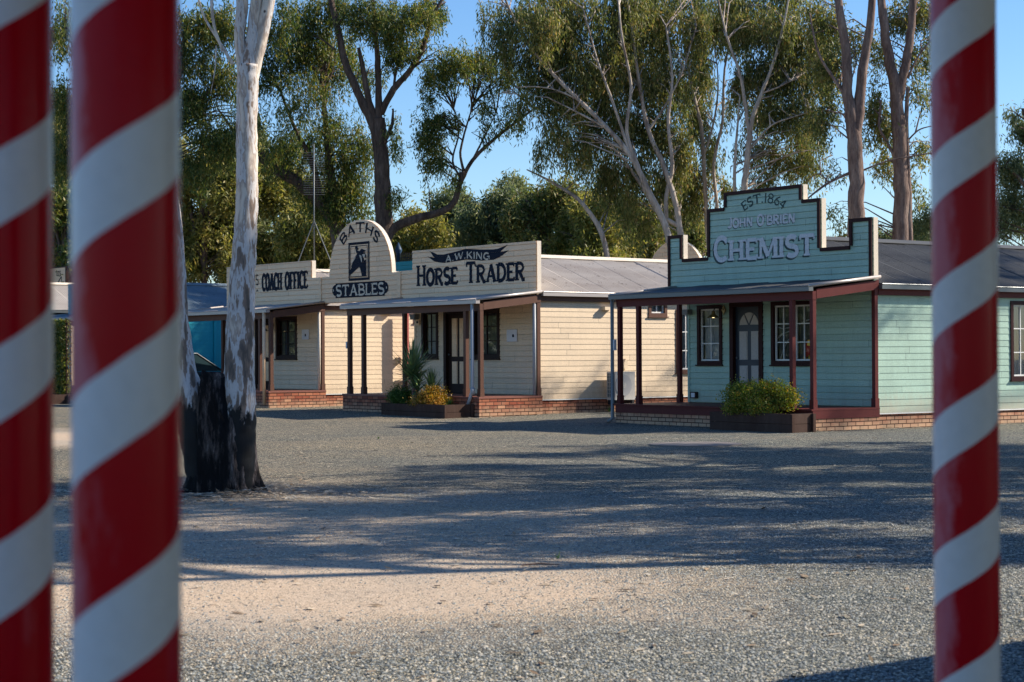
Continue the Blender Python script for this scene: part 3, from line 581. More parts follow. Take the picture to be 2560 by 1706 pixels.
# --- chemist
XL,XR=-6.24,.03
out=[(XL,3.02),(XL,4.24),(-5.75,4.24),(-5.75,3.69),(-4.89,3.69),(-4.89,4.76),(-4.34,4.76),(-4.34,5.09),(-1.94,5.09),(-1.94,4.76),(-1.41,4.76),(-1.41,3.72),(-.58,3.72),(-.58,4.27),(XR,4.27),(XR,3.02)]
spf=rectspan([(3.0,3.69,[(XL,XR)]),(3.69,3.72,[(XL,-5.75),(-4.89,XR)]),(3.72,4.24,[(XL,-5.75),(-4.89,-1.41),(-.58,XR)]),(4.24,4.27,[(-4.89,-1.41),(-.58,XR)]),(4.27,4.76,[(-4.89,-1.41)]),(4.76,5.09,[(-4.34,-1.94)])])
FH=[(-5.27,-4.53,1.32,2.58),(-4.2,-3.24,.42,2.64),(-2.9,-1.70,1.32,2.60)]
chem,par,FR,SR=cabin('shop_cabin','green weatherboard cabin with stepped parapet lettered CHEMIST and dark red porch',OC,AC_,5.62,9.5,'green','redbrown','roofd',.44,0,.32,(out,spf,[3.69,3.72,4.24,4.27,4.76],1),'green',FH,[(3.95+.3,4.95-.05,.96,2.60)],'gutterdk',porch=(-5.92,.13,-1.86),parapet_trim='dred',deckstyle='wood',eave=2.84,ridge=4.02,postm='redbrown')
PF=lambda a,z,d:(a,-d-.05,z)
def arcpath(cx,cz,r,a0,a1):
    def f(u,v):
        an=R(a0+(a1-a0)*u); return (cx+(r+v)*math.cos(an)*1.0,cz+(r+v)*math.sin(an))
    return f
def arcell(cx,cz,rx,rz,a0,a1):
    def f(u,v):
        an=R(a0+(a1-a0)*u); nx,nz=math.cos(an)/rx,math.sin(an)/rz; l=math.hypot(nx,nz); return (cx+rx*math.cos(an)+v*nx/l,cz+rz*math.sin(an)+v*nz/l)
    return f
def letter(polys,m,parent,eps=.004,fn=PF,z0=3.02,name='lettering'): o=offs_strips(polys,fn,z0,eps).build(name,m,parent); return o
sh=lambda polys,dx,dz:[[(a+dx,z+dz) for a,z in p] for p in polys]
t1=text('CHEMIST',-4.72,-1.56,3.58,4.12,.24,True,small=.82); letter(sh(t1,-.045,-.035),'inkdk',par,.002,name='letter_shadow'); letter(t1,'lilac',par,.007)
t2=text("JOHN O'BRIEN",-4.24,-2.14,4.30,4.53,.27,False,small=.85); letter(sh(t2,-.018,-.016),'inkdk',par,.002,name='letter_shadow'); letter(t2,'lilac',par,.007)
letter(text('EST.1864',0,1.35,0,.21,.22,False,path=arcell(-3.15,4.38,.72,.40,142,30)),'inkdk',par,.004)
window(chem,FR,-5.31,-4.49,1.29,2.62,'dred','white')
window(chem,FR,-2.94,-1.66,1.29,2.64,'dred','white',twin=True,curtain='darkcurtain')
door(chem,FR,-4.24,-3.20,.44,2.67,'navy','dred','panel',[(-4.0,-3.74,1.40,2.02),(-3.63,-3.38,1.40,2.02),(-4.0,-3.74,.68,1.27),(-3.63,-3.38,.68,1.27)],arch=(-3.69,2.14,.30,.29))
window(chem,SR,4.22,4.98,.93,2.64,'dred','white')
def lamp(root,x,z,y=-.03):
    b=MB(); b.prism([(x,z-.11),(x+.06,z),(x,z+.11),(x-.06,z)],lambda a,zz,d:(a,y-d,zz),0,.03); lampo=b.build('wall_lamp','brass',root)
    q=MB(); q.tube([(x,y-.03,z+.01),(x-.02,y-.12,z+.06),(x-.04,y-.24,z+.05),(x-.05,y-.28,z-.04)],.012,8); q.build('arm','iron',lampo,True)
    q=MB(); q.tube([(x-.05,y-.28,z-.03),(x-.05,y-.28,z-.10),(x-.05,y-.28,z-.14),(x-.05,y-.28,z-.17)],[.035,.045,.10,.16],20,cap=False); q.build('shade','brass',lampo,True)
    q=MB(); q.tube([(x-.05,y-.28,z-.11),(x-.05,y-.28,z-.15),(x-.05,y-.28,z-.175)],[.02,.035,.02],10); q.build('bulb','lampglow',lampo,True)
M['brass']=mat('aged_brass',(.30,.22,.10),.4,.5,.6)
lamp(chem,-4.40,2.50)
q=MB(); q.box(-5.50,-5.30,-.07,-.017,.53,.68); mbx=q.build('meter_box','dbrown',chem); q=MB(); q.box(-5.47,-5.35,-.075,-.0705,.555,.655); q.build('meter_face','paper',mbx)
q=MB(); q.box(-5.66,-5.48,-.16,-.02,2.42,2.54); q.build('security_light','grey',chem)
q=MB(); q.tube([(-5.99,-1.93,2.76),(-5.99,-1.93,.12),(-6.0,-2.05,.04)],.04,10); q.build('downpipe','grey',chem,True)
q=MB(); q.tube([(.06,-.02,2.9),(.06,-.02,.48)],.038,10); q.box(.02,.10,-.07,.03,1.1,1.13); q.build('downpipe','pipe',chem,True)
q=MB(); q.box(-5.95,-5.91,-1.94,-1.87,1.62,1.86); q.build('notice','paper',chem)
# arcs imitating glass reflections and a red and yellow toy behind the right window
q=MB()
for pts in ([(-2.85,1.86),(-2.72,1.95),(-2.5,2.0),(-2.32,2.02)],[(-2.85,2.10),(-2.7,2.06),(-2.5,2.08),(-2.34,2.12)],[(-2.78,1.40),(-2.68,1.62),(-2.55,1.80),(-2.46,1.86)],[(-2.2,2.14),(-2.0,2.22),(-1.8,2.26)]): q.tube([(a,.095,z) for a,z in pts],.014,6)
tag(q.build('reflection_arcs',M['curtain'],None,True),'pale curved tubes imitating reflections in the twin window beside the green cabin door','reflection')
cc=bpy.data.objects['reflection_arcs']; cc.location=OC; cc.rotation_euler=(0,0,AC_)
toy=empty('toy_figure',CW(-1.95,.09,1.40),AC_); tag(toy,'red and yellow toy standing behind the twin window glass','toy')
q=MB(); q.prism([(-.09,.06),(.06,.06),(.10,.34),(.02,.42),(-.05,.36)],lambda a,z,d:(a,d,z),-.02,.03); q.build('body','red',toy)
q=MB(); q.prism([(-.14,-.02),(-.07,-.02),(-.04,.08),(-.10,.08)],lambda a,z,d:(a,d,z),-.02,.03); q.prism([(.02,-.02),(.09,-.02),(.08,.09),(.03,.09)],lambda a,z,d:(a,d,z),-.02,.03); q.prism([(.02,.30),(.14,.28),(.15,.40),(.05,.42)],lambda a,z,d:(a,d,z),-.05,-.021); q.build('limbs','yellow',toy)
# --- horse trader
XL,XR=-5.67,.03
out=[(XL,3.02),(XL,3.79),(-5.14,3.79),(-5.14,4.30),(XR,4.30),(XR,3.02)]
spf=rectspan([(3.0,3.79,[(XL,XR)]),(3.79,4.30,[(-5.14,XR)])])
FHT=[(-4.75,-4.10,1.48,2.68),(-3.78,-2.86,.5,2.68),(-2.58,-1.51,1.47,2.66)]
ht,parh,FR,SR=cabin('shop_cabin','cream weatherboard cabin lettered HORSE TRADER with brown porch on a brick platform',OT,AT,5.10,8.8,'cream','brown','roofc',.55,.09,.45,(out,spf,[3.79],1),'cream2',FHT,[(3.70,4.25,2.54,2.90-.02),(4.66,5.36,1.09,2.64)],'gutter',porch=(-5.55,.13,-1.86),eave=2.98,ridge=4.08,gable=True,postm='brown')
th=text('HORSE',-4.95,-3.13,3.36,3.90,.225,True,small=.80)+text('TRADER',-2.80,-.40,3.36,3.90,.225,True,small=.82); letter(th,'ink',parh)
ban=[(-4.36,4.26,-4.15,3.98),(-4.10,4.16,-4.0,3.95),(-3.75,4.14,-3.72,3.92),(-3.33,4.18,-3.32,3.935),(-2.78,4.24,-2.79,3.97),(-2.11,4.19,-2.11,3.91),(-1.64,4.17,-1.64,3.91),(-1.45,4.18,-1.38,3.97)]
bp=[[(a[2],a[3]),(b[2],b[3]),(b[0],b[1]),(a[0],a[1])] for a,b in zip(ban,ban[1:])]
bp[0]=[(-4.12,4.05),(-4.0,3.95),(-4.04,4.165),(-4.36,4.26)]; bp+=[[(-4.45,4.12),(-4.15,3.98),(-4.0,3.95),(-4.04,4.06)],[(-1.45,4.185),(-1.45,4.06),(-1.41,4.075),(-1.06,4.26)],[(-1.47,4.08),(-1.42,3.965),(-1.27,4.01),(-1.03,4.12)]]
letter(bp,'ink',parh,.003,name='banner'); 
letter(text('A.W.KING',-3.70,-1.76,3.975,4.15,.29,False,path=lambda u,v:(-3.68+1.9*u,3.96+v+.035*math.sin(u*6.2-1.3))),'signcream',parh,.010)
window(ht,FR,-4.79,-4.06,1.45,2.72,'dbrown','dbrown'); window(ht,FR,-2.61,-1.48,1.44,2.70,'dbrown','dbrown',curtain='darkcurtain')
door(ht,FR,-3.81,-2.83,.55,2.71,'dbrown','dbrown','cream2',[(-3.54,-3.31,1.50,2.48),(-3.22,-2.99,1.50,2.48),(-3.54,-3.31,.80,1.37),(-3.22,-2.99,.80,1.37)])
q=MB(); q.box(-1.17,-.77,-.03,-.018,1.86,2.16); q.build('notice','paper',ht)
q=MB(); q.box(-.95,-.88,-.0335,-.0305,1.97,2.04); q.build('notice_print','ink',bpy.data.objects[ht.children[-1].name])
q=MB(); q.box(-5.12,-4.92,-.16,-.02,2.48,2.62); q.build('security_light','grey',ht); q=MB(); q.box(-5.04,-4.86,-.05,-.018,2.34,2.48); nb_=q.build('number_plate','cream2',ht); q=MB(); q.box(-4.98,-4.89,-.054,-.0505,2.38,2.44); q.build('number_print','ink',nb_)
window(ht,SR,3.66,4.30,2.50,2.93,'brown','white',cols=2,rows=1); window(ht,SR,4.62,5.40,1.05,2.68,'brown','white')
q=MB(); q.tube([(-.02,-1.98,2.78),(-.02,-1.98,.72),(-.04,-2.0,.62),(-.10,-2.06,.35)],.04,10); q.tube([(-.02,-1.98,.76),(-.02,-1.98,.60)],.052,10); q.build('downpipe','pipe',ht,True)
q=MB(); q.tube([(.07,-.16,2.86),(.07,-.16,.56)],.045,10); q.build('downpipe','pipe',ht,True)
q=MB(); q.box(-5.60,-5.555,-1.87,-1.80,1.72,1.90); q.build('notice','paper',ht)
q=MB(); q.prism([(2.05,2.72),(2.32,2.72),(2.32,2.64),(2.05,2.64)],SR,0,.16); q.build('vent_hood','cream',ht)
q=MB(); q.prism([(2.74,1.17),(2.86,1.17),(2.86,1.36),(2.80,1.42),(2.74,1.32)],SR,0.016,.09); q.build('tap_box','cream',ht)
# --- coach office
XL,XR=-5.35,.0
OCo=TW(-9.62,0)
out=[(-5.33,3.02),(-5.33,4.27),(-.50,4.27),(-.50,3.77),(.0,3.77),(.0,3.02)]
spf=rectspan([(3.0,3.77,[(-5.33,0)]),(3.77,4.27,[(-5.33,-.50)])])
co,parc,FR,SR=cabin('shop_cabin','cream weatherboard cabin lettered COACH OFFICE behind the white gum trunk',OCo,AT,5.30,8.8,'cream','brown','roofc',.57,.06,.46,(out,spf,[3.77],1),'cream2',[(-2.48,-1.40,1.49,2.66),(-3.65,-2.85,.5,2.66)],[(3.22,3.78,2.54,2.90)],'gutter',porch=(-5.60,.13,-1.80),eave=2.98,ridge=4.08,postm='brown')
tc_=text("O'S",-3.92,-3.42,3.48,3.98,.2,False); tc_=text("O",-3.90,-3.64,3.48,3.98,.2,True)+text("'S",-3.66,-3.42,3.66,3.98,.14,False)+text("^",-3.58,-3.42,3.47,3.72,.16,False)+text('COACH',-3.23,-2.10,3.48,3.98,.235,True)+text('OFFICE',-1.93,-.68,3.48,3.98,.235,True); letter(tc_,'ink',parc)
window(co,FR,-2.52,-1.36,1.45,2.69,'dbrown','dbrown',curtain='darkcurtain'); door(co,FR,-3.70,-2.80,.57,2.69,'dbrown','dbrown','cream2',[(-3.48,-3.28,1.5,2.45),(-3.22,-3.02,1.5,2.45),(-3.48,-3.28,.8,1.37),(-3.22,-3.02,.8,1.37)])
q=MB(); q.box(-1.06,-.69,-.03,-.018,2.01,2.30); nt_=q.build('notice','paper',co); q=MB(); q.box(-.90,-.84,-.0335,-.0305,2.1,2.17); q.build('notice_print','ink',nt_)
lamp(co,-2.66,2.45)
q=MB(); q.tube([(.01,-1.93,2.76),(.01,-1.93,.20)],.045,10); q.build('downpipe','cream2',co,True); q=MB(); q.tube([(.07,-.16,2.86),(.07,-.16,.58)],.045,10); q.build('downpipe','creamedge',co,True)
window(co,SR,3.18,3.82,2.50,2.93,'redbrown','white',cols=1,rows=1)
q=MB(); q.prism([(2.02,2.84),(2.34,2.84),(2.34,2.75),(2.02,2.75)],SR,0,.16); q.build('vent_hood','cream',co)
q=MB(); q.prism([(2.52,1.29),(2.62,1.29),(2.62,1.48),(2.52,1.48)],SR,.016,.12); q.build('tap_box','cream',co)
q=MB(); q.box(.20,.34,2.62,2.76,.9,2.86); q.build('side_post','redpipe',co)
# --- stables arch wall between the two cream cabins
stw=empty('sign_wall',TW(0,0),AT); tag(stw,'cream arched board wall lettered BATHS and STABLES with a horse head picture','sign')
cx_,hw,zb_,zt_=-7.65,1.52,3.77,5.28
def archhalf(z):
    if z<=zb_: return None
    k=min((z-zb_)/(zt_-zb_),1); return hw*math.sqrt(max(1-k**2.1,0))**(1/1.05)
def spa(z):
    if z<zb_: return [(-9.62+.005,-5.675)]
    h=max(archhalf(z),.02); return [(cx_-h,cx_+h)]
q=MB(); boards(q,PF,3.02,zt_-.006,spa,breaks=[zb_],sub=4)
outl=[(-9.615,3.02),(-9.615,zb_),(cx_-hw,zb_)]
for i in range(1,40):
    z=zb_+(zt_-zb_)*math.sin(R(90*i/20)) if i<=20 else zb_+(zt_-zb_)*math.sin(R(90*(40-i)/20)); h=archhalf(z); outl.append((cx_-h if i<20 else (cx_ if i==20 else cx_+h),z))
outl+=[(cx_+hw,zb_),(-5.675,zb_),(-5.675,3.02)]
q.mi=1; q.prism(outl,lambda a,z,d:(a,d,z),-.026,.10); bw_=q.build('board_wall',['cream2','creamedge'],stw)
q=MB(); q.box(-9.66,-9.58,-.085,-.02,3.03,3.77); q.box(-5.83,-5.66,-.085,-.02,3.03,3.78); q.build('cover_strip','cream2',stw)
letter(text('BATHS',0,2.05,0,.28,.27,False,path=arcell(cx_+.0,4.28,.92,.66,152,26)),'ink',bw_)
fr_=[]; 
for (x0,x1,z0,z1) in ((-8.19,-8.12,3.61,4.67),(-7.22,-7.15,3.61,4.67),(-8.12,-7.22,4.60,4.67),(-8.12,-7.22,3.61,3.68)): fr_.append([(x0,z0),(x1,z0),(x1,z1),(x0,z1)])
for (x0,x1,z0,z1) in ((-8.09,-8.07,3.71,4.57),(-7.27,-7.25,3.71,4.57),(-8.07,-7.27,4.55,4.57),(-8.07,-7.27,3.71,3.73)): fr_.append([(x0,z0),(x1,z0),(x1,z1),(x0,z1)])
letter(fr_,'ink',bw_,name='picture_frame')
def hz(x,y): return (-8.14+(x-425)/(752-425)*.92,4.61-(y-520)/(1090-520)*.93)
horse=[[(420,960),(430,1030),(475,1010),(470,900)],[(470,900),(475,1010),(600,900),(560,860)],[(455,890),(470,905),(560,865),(500,770)],[(500,770),(560,865),(640,850),(560,680)],[(560,680),(640,850),(690,800),(640,660)],[(600,900),(640,850),(560,865)],[(600,895),(640,850),(720,780),(620,960)],[(640,1060),(720,1060),(720,780),(610,900)],[(560,690),(650,690),(700,640),(560,640)],[(545,650),(560,690),(600,640),(530,600)],[(530,600),(580,620),(585,600),(555,530)],[(525,590),(545,600),(540,540),(530,550)],[(600,640),(640,600),(720,640),(690,660)],[(650,690),(720,780),(720,720),(690,660)]]
letter([[hz(*p) for p in h_] for h_ in horse],'ink',bw_,name='horse_picture')
letter([[hz(*p) for p in h_] for h_ in ([(600,700),(640,720),(650,830),(640,830)],[(650,700),(700,690),(700,740),(680,760)],[(470,830),(480,830),(540,740),(530,735)])],'signcream',bw_,.010,name='horse_highlight')
cz=3.37
pl=[[(-8.85,3.15),(-6.42,3.15),(-6.42,3.56),(-8.85,3.56)]]
for sgn,xx in ((-1,-8.85),(1,-6.42)):
    for i in range(8):
        a0,a1=R(-90+180*i/8),R(-90+180*(i+1)/8); pl.append([(xx,cz),(xx+sgn*.17*math.cos(a0),cz+.16*math.sin(a0)),(xx+sgn*.17*math.cos(a1),cz+.16*math.sin(a1))][::(1 if sgn>0 else -1)])
letter(pl,'ink',bw_,.003,name='name_plate')
letter(text('STABLES',-8.84,-6.43,3.20,3.51,.24,True)+[[(x-.02,cz-.03),(x+.02,cz-.03),(x+.02,cz+.03),(x-.02,cz+.03)] for x in (-8.95,-6.33)],'signcream',bw_,.010)
# --- turquoise cabin
OTq=TW(-19.24,0); XL=-6.95
out=[(XL,3.02),(XL,4.13),(.0,4.13),(.0,3.02)]
tq,_,FR,SR=cabin('shop_cabin','bright turquoise weatherboard cabin with blue grey roof left of the gum trunk',OTq,AT,5.4,8.8,'turq','brown','roofb',.55,.05,.45,(out,rectspan([(3,4.2,[(XL,0)])]),[],1),'turq',[],[],'gutter',porch=(-6.9,.13,-1.86),eave=2.98,ridge=4.02,edge='turq',postm='turq')
window(tq,SR,2.25,2.95,1.3,2.72,'redbrown','white'); q=MB(); q.box(.017,.06,1.88,1.97,.5,2.8); q.build('cover_strip','turq',tq)
# --- cream cabin far left
cab4,_,FR,SR=cabin('shop_cabin','cream cabin with sunlit corrugated roof seen between the two left striped posts',TW(-28.86,0),AT,5.3,8.8,'cream','dbrown','roofc',.55,.05,.45,None,'cream2',[],[],'gutterdk',porch=None,eave=3.2,ridge=4.35)
# --- second row
def row2(s,t,w,name,label,m,outl,spn,brks,sub,roofm='roofc'):
    r,p,a,b=cabin(name,label,TW(s,t),AT,w,8,m,'brown',roofm,.5,.05,.45,(outl,spn,brks,sub),'cream2' if m=='cream' else m,[],[],'gutter',porch=None,eave=2.98,ridge=4.08,edge='creamedge' if m=='cream' else m); return r,p
ocx=-2.6
def spb(z):
    if z<3.8: return [(-5.4,.1)]
    k=min((z-3.8)/1.48,1); h=max(1.38*math.sqrt(max(1-k**2.1,0)),.02); return [(ocx-h,ocx+h)]
ol=[(-5.4,3.02),(-5.4,3.8),(ocx-1.38,3.8)]
for i in range(1,24):
    an=R(180-180*i/24); z=3.8+1.48*math.sin(an); k=(z-3.8)/1.48; h=1.38*math.sqrt(max(1-min(k,1)**2.1,0)); ol.append((ocx+(h if math.cos(an)>0 else -h),z))
ol+=[(ocx+1.38,3.8),(.1,3.8),(.1,3.02)]
ARS,ART=-6.65,13.5
row2(ARS,ART,5.3,'shop_cabin','cream cabin behind whose rounded parapet shows over the green shop',"cream",ol,spb,[3.8],4)
r2,p2=row2(-17.6,9.6,5.6,'shop_cabin','turquoise cabin behind with black iron cresting on its low parapet','turq',[(-5.7,3.02),(-5.7,4.9),(.1,4.9),(.1,3.02)],rectspan([(3,5,[(-5.7,.1)])]),[],1,'roofb')
q=MB()
for i in range(48):
    x=-5.6+i*.12; q.tube([(x,.02,4.9),(x,.02,5.16)],.016,5); q.tube([(x,.02,5.16),(x,.02,5.24)],[.022,.002],5)
q.tube([(-5.65,.02,5.05),(.05,.02,5.05)],.014,5); q.tube([(-5.65,.02,4.96),(.05,.02,4.96)],.014,5); cr=q.build('iron_cresting','iron',r2)
q=MB(); 
for x in (-5.2,-3.6,-1.98): q.tube([(x,.02,4.9),(x,.02,5.2),(x,.02,5.32),(x,.02,5.38),(x,.02,5.62)],[.07,.08,.14,.12,.01],8)
q.build('finial',mat('blue_finial_paint',(.012,.04,.085),.5),cr,True)
sb=empty('sign_board',(-18.35,75,0),AT); tag(sb,'pale board lettered UTS above the roof between the two left striped posts','sign')
q=MB(); q.box(-3.2,0,-.05,.05,4.1,5.25); bd=q.build('board','cream2',sb)
q=MB(); q.box(-3.2,.04,-.06,.06,5.251,5.30); q.box(.001,.06,-.06,.06,4.1,5.25); q.build('edge_trim','dbrown',sb)
for x in (-2.9,-.3): q=MB(); q.box(x-.06,x+.06,.051,.15,0,5.1); q.build('post','dbrown',sb)
SBF=lambda a,z,d:(a,-.052-d,z)
def flat(polys,name,m,par):
    q=MB()
    for k,p in enumerate(polys): q.add([SBF(a,z,.002+.0006*(k%7)) for a,z in p],[list(range(len(p)))])
    q.build(name,m,par)
flat(text('UTS',-.86,-.42,4.92,5.12,.2,False),'lettering','ink',bd)
flat([[(-.86,4.58),(-.82,4.53),(-.36,4.86),(-.40,4.90)],[(-.39,4.50),(-.34,4.50),(-.34,4.88),(-.39,4.88)]],'painted_arrow','ink',bd)
# ------------------------------------------------------------------ antenna
an=empty('television_antenna',TW(-12.25,1.4,4.05)); tag(an,'thin galvanised television antenna mast above the cream coach cabin roof','antenna')
q=MB(); q.tube([(0,0,0),(0,0,3.85)],.019,8); q.build('mast','galv',an,True)
q=MB()
for zc in (2.62,3.32):
    for i in range(9): z=zc-.28+i*.07; q.tube([(-.32,.05,z),(.32,.05,z)],.0055,4)
    q.tube([(0,.03,zc-.3),(0,.03,zc+.3)],.006,4)
q.build('reflector','galv',an)
q=MB()
for dx,dy in ((.62,.1),(-.62,.1)): q.tube([(0,0,1.55),(dx,dy,0 if dx>0 else .0)],.017,6)
q.build('stay','galv',an)
# ------------------------------------------------------------------ air conditioners
def aircon(loc,rz,label):
    r=empty('air_conditioner',loc,rz); tag(r,label,'air conditioner',None)
    q=MB(); q.box(-.33,.33,-.16,.16,.0,.70); q.build('casing','acw',r)
    q=MB(); q.tube([(-.06,-.161,.36),(-.06,-.175,.36)],.27,28); fr=q.build('fan_guard',mat('fan_guard_grey',(.35,.35,.36),.5),r)
    q=MB(); q.tube([(-.06,-.176,.36),(-.06,-.19,.36)],.07,16); q.build('fan_hub','acw',fr)
    q=MB(); q.box(-.336,-.3305,-.13,.13,.06,.66); gr=q.build('side_grille','acd',r)
    q=MB()
    for i in range(7): q.box(-.342,-.3365,-.13,.13,.07+i*.09,.078+i*.09)
    for i in range(4): q.box(-.346,-.3425,-.12+i*.08,-.112+i*.08,.06,.66)
    q.build('grille_bars','acw',gr)
    q=MB(); q.box(-.28,-.22,-.18,.18,-.12,-.003); q.box(.22,.28,-.18,.18,-.12,-.003); q.build('foot','iron',r)
    return r
aircon(TW(.32,2.42,.40),AT+R(90),'pale air conditioner box by the cream wall seen through the green porch posts')
aircon(OCo+Vector((UT[0],UT[1],0))*.35+Vector((-UT[1],UT[0],0))*3.15+Vector((0,0,.36)),AT+R(90),'small pale air conditioner half hidden behind the yucca in the cabin gap')
# ------------------------------------------------------------------ planters
def planter(origin,ang,x0,x1,y0,y1,h,label,gzl):
    r=empty('planter_box',origin,ang); tag(r,label,'planter')
    q=MB()
    for k in range(2):
        za,zb=gzl-.03+k*h/2+.0,gzl-.03+(k+1)*h/2-.008
        q.box(x0,x1,y0,y0+.06,za,zb); q.box(x0,x1,y1-.06,y1,za,zb); q.box(x0+.003,x0+.06,y0+.061,y1-.061,za,zb); q.box(x1-.06,x1-.003,y0+.061,y1-.061,za,zb)
    q.build('sleeper_wall','timber',r)
    for x,y in ((x1+.002,y0+.0),(x1+.002,y1-.07),(x0-.052,y0)): q=MB(); q.box(x,x+.05,y,y+.07,gzl-.05,gzl+h-.04); q.build('corner_post','timber',r)
    q=MB(); q.box(x0+.06,x1-.06,y0+.06,y1-.06,gzl,gzl+h-.09); q.build('soil_fill','soil',r); return r
planter(OC,AC_,-1.98,.26,-2.62,-1.98,.40,'dark timber planter box in front of the green cabin porch',0)
planter(OT,AT,-2.50,.0,-2.85,-1.99,.36,'dark timber planter box with the yucca by the brick platform',.05)
planter(OTq,AT,-.5,1.1,-4.7,-3.75,.40,'dark timber planter box below the ivy at far left',.03)
# ------------------------------------------------------------------ foliage
def leaves(P,length,width,droop=.75,jit=.55,lr=(.7,1.3)):
    "quads (rhombi) at points P (n,3); hanging by droop"
    n=len(P); d=rng.normal(size=(n,3))*jit; d[:,2]-=droop; d/=np.linalg.norm(d,axis=1)[:,None]
    s=rng.normal(size=(n,3)); s-=d*np.sum(s*d,1)[:,None]; s/=np.linalg.norm(s,axis=1)[:,None]
    l=(length*(lr[0]+(lr[1]-lr[0])*rng.random(n)))[:,None]; wv=width*(.75+.5*rng.random(n))[:,None]
    V=np.stack([P,P+d*l*.45+s*wv/2,P+d*l,P+d*l*.45-s*wv/2],1).reshape(-1,3)
    return V
def quadF(n): return np.arange(n*4).reshape(-1,4)
def sph(n):
    v=rng.normal(size=(n,3)); v/=np.linalg.norm(v,axis=1)[:,None]; return v
DK=6.0
def crown_points(blobs,dens,cl=.28,per=22,hang=.35,clump=1.0):
    "blobs: (center, (rx,ry,rz), weight). leaves gathered in sprays inside the blobs"
    out=[];cent=[]
    for c,r,wt in blobs:
        r=np.array(r); vol=r[0]*r[2]; ns=max(4,int(dens*DK*wt*vol)); u=sph(ns)*(rng.random(ns)**.45)[:,None]
        # clumps: pull sprays together into tufts with gaps between
        nt_=max(3,int(ns/9*clump)); tc=sph(nt_)*(rng.random(nt_)**.5)[:,None]
        idx=rng.integers(0,nt_,ns); u=tc[idx]*.85+u*.5
        C=np.array(c)+u*r; C+=rng.normal(size=C.shape)*.10; cent.append(C)
        k=per; ns_=int(ns*.8); lean=rng.normal(size=(ns,1,2))*.10; tt=rng.random((ns,k)); off=rng.normal(size=(ns,k,3))*np.array([cl*.42,cl*.42,cl*.4]); off[:,:,2]-=tt*hang*(.6+.9*rng.random((ns,1))); off[:,:,:2]+=lean*tt[:,:,None]
        out.append((C[:,None,:]+off).reshape(-1,3))
    return np.concatenate(out),cent
def twigs(mb,anchor,C,r0=.03,n=8,nodes=None):
    "curved limbs from anchor to some spray centres"
    if len(C)==0: return
    idx=rng.choice(len(C),min(n,len(C)),replace=False)
    for i in idx:
        b=Vector(C[i]); a=Vector(anchor) if nodes is None else min((nodes[j] for j in range(int(rng.integers(0,2)),len(nodes),2)),key=lambda q:(q-b).length*(.8+.5*rng.random())+max(0,q.z-b.z+.4)*1.2); m=a.lerp(b,.5)+Vector((rng.normal()*.15,rng.normal()*.15,.12*(b-a).length)); m2=a.lerp(b,.8)+Vector((rng.normal()*.1,rng.normal()*.1,.10*(b-a).length))
        mb.tube([a,m,m2,b],[r0,r0*.6,r0*.35,r0*.12],5,False)
def smoothpath(pts,rad,n=5,wob=.06):
    P=[Vector(p) for p in pts]; out=[];ro=[]
    for i in range(len(P)-1):
        p0=P[max(i-1,0)];p1=P[i];p2=P[i+1];p3=P[min(i+2,len(P)-1)]
        for k in range(n):
            t=k/n; t2=t*t;t3=t2*t
            q=.5*((2*p1)+(-p0+p2)*t+(2*p0-5*p1+4*p2-p3)*t2+(-p0+3*p1-3*p2+p3)*t3)
            q+=Vector((rng.normal(),rng.normal(),0))*rad[i]*wob; out.append(q); ro.append((rad[i]*(1-t)+rad[i+1]*t)*(1+rng.normal()*wob*.33))
    out.append(P[-1]); ro.append(rad[-1]); return out,ro
K=1.088; FX=1.28; BACK=0.
def tree(name,label,cat,Y,limbs,blobs,barkm,leafm,dens=26,leaf=(.17,.04),per=22,hang=.35,cl=.28,tw=7,loc=None,seg=10,group=None,droop=.75,root_z=None,twr=.03,clump=1.0,jit=.55):
    """limbs: list of ([(x,y[,dY])..],[radii m]) in display pixels of the photo at distance Y; blobs: (x,y,rx,ry,dY,weight)"""
    def W(x,y,d=0): return at(x*K,y*K,Y+d)
    base=W(*limbs[0][0][0]); root=empty(name,(base.x,base.y,0)); tag(root,label,cat,group); o0=np.array([base.x,base.y,0])
    mb=MB(); nodes=[]
    for pts,rad in limbs:
        P=[W(*p) for p in pts]; P,rr=smoothpath(P,rad); nodes+=P; mb.tube([p-Vector(o0) for p in P],rr,seg,True,.06)
    bl=[]
    px=Y/FPX*K; lnodes=[p-Vector(o0) for p in nodes]
    for b in blobs:
        x,y,rx,ry,d,wt=b; d+=BACK*(.3+.9*rng.random()); c=W(x,y,d); bl.append((np.array(c),(rx*px*FX,max(rx,ry)*px*.8,ry*px*FX),wt))
    P,cent=crown_points(bl,dens,cl,per,hang,clump)
    for (c,r,wt),C in zip(bl,cent):
        a=min(nodes,key=lambda q:(q-Vector(c)).length+max(0,q.z-c[2])*.8); twigs(mb,a-Vector(o0),C-o0,twr,tw,lnodes)
    tr=mb.build('trunk',barkm,root,True); V=leaves(P-o0,leaf[0],leaf[1],droop,jit); fastmesh('crown',V,quadF(len(P)),leafm,root)
    return root
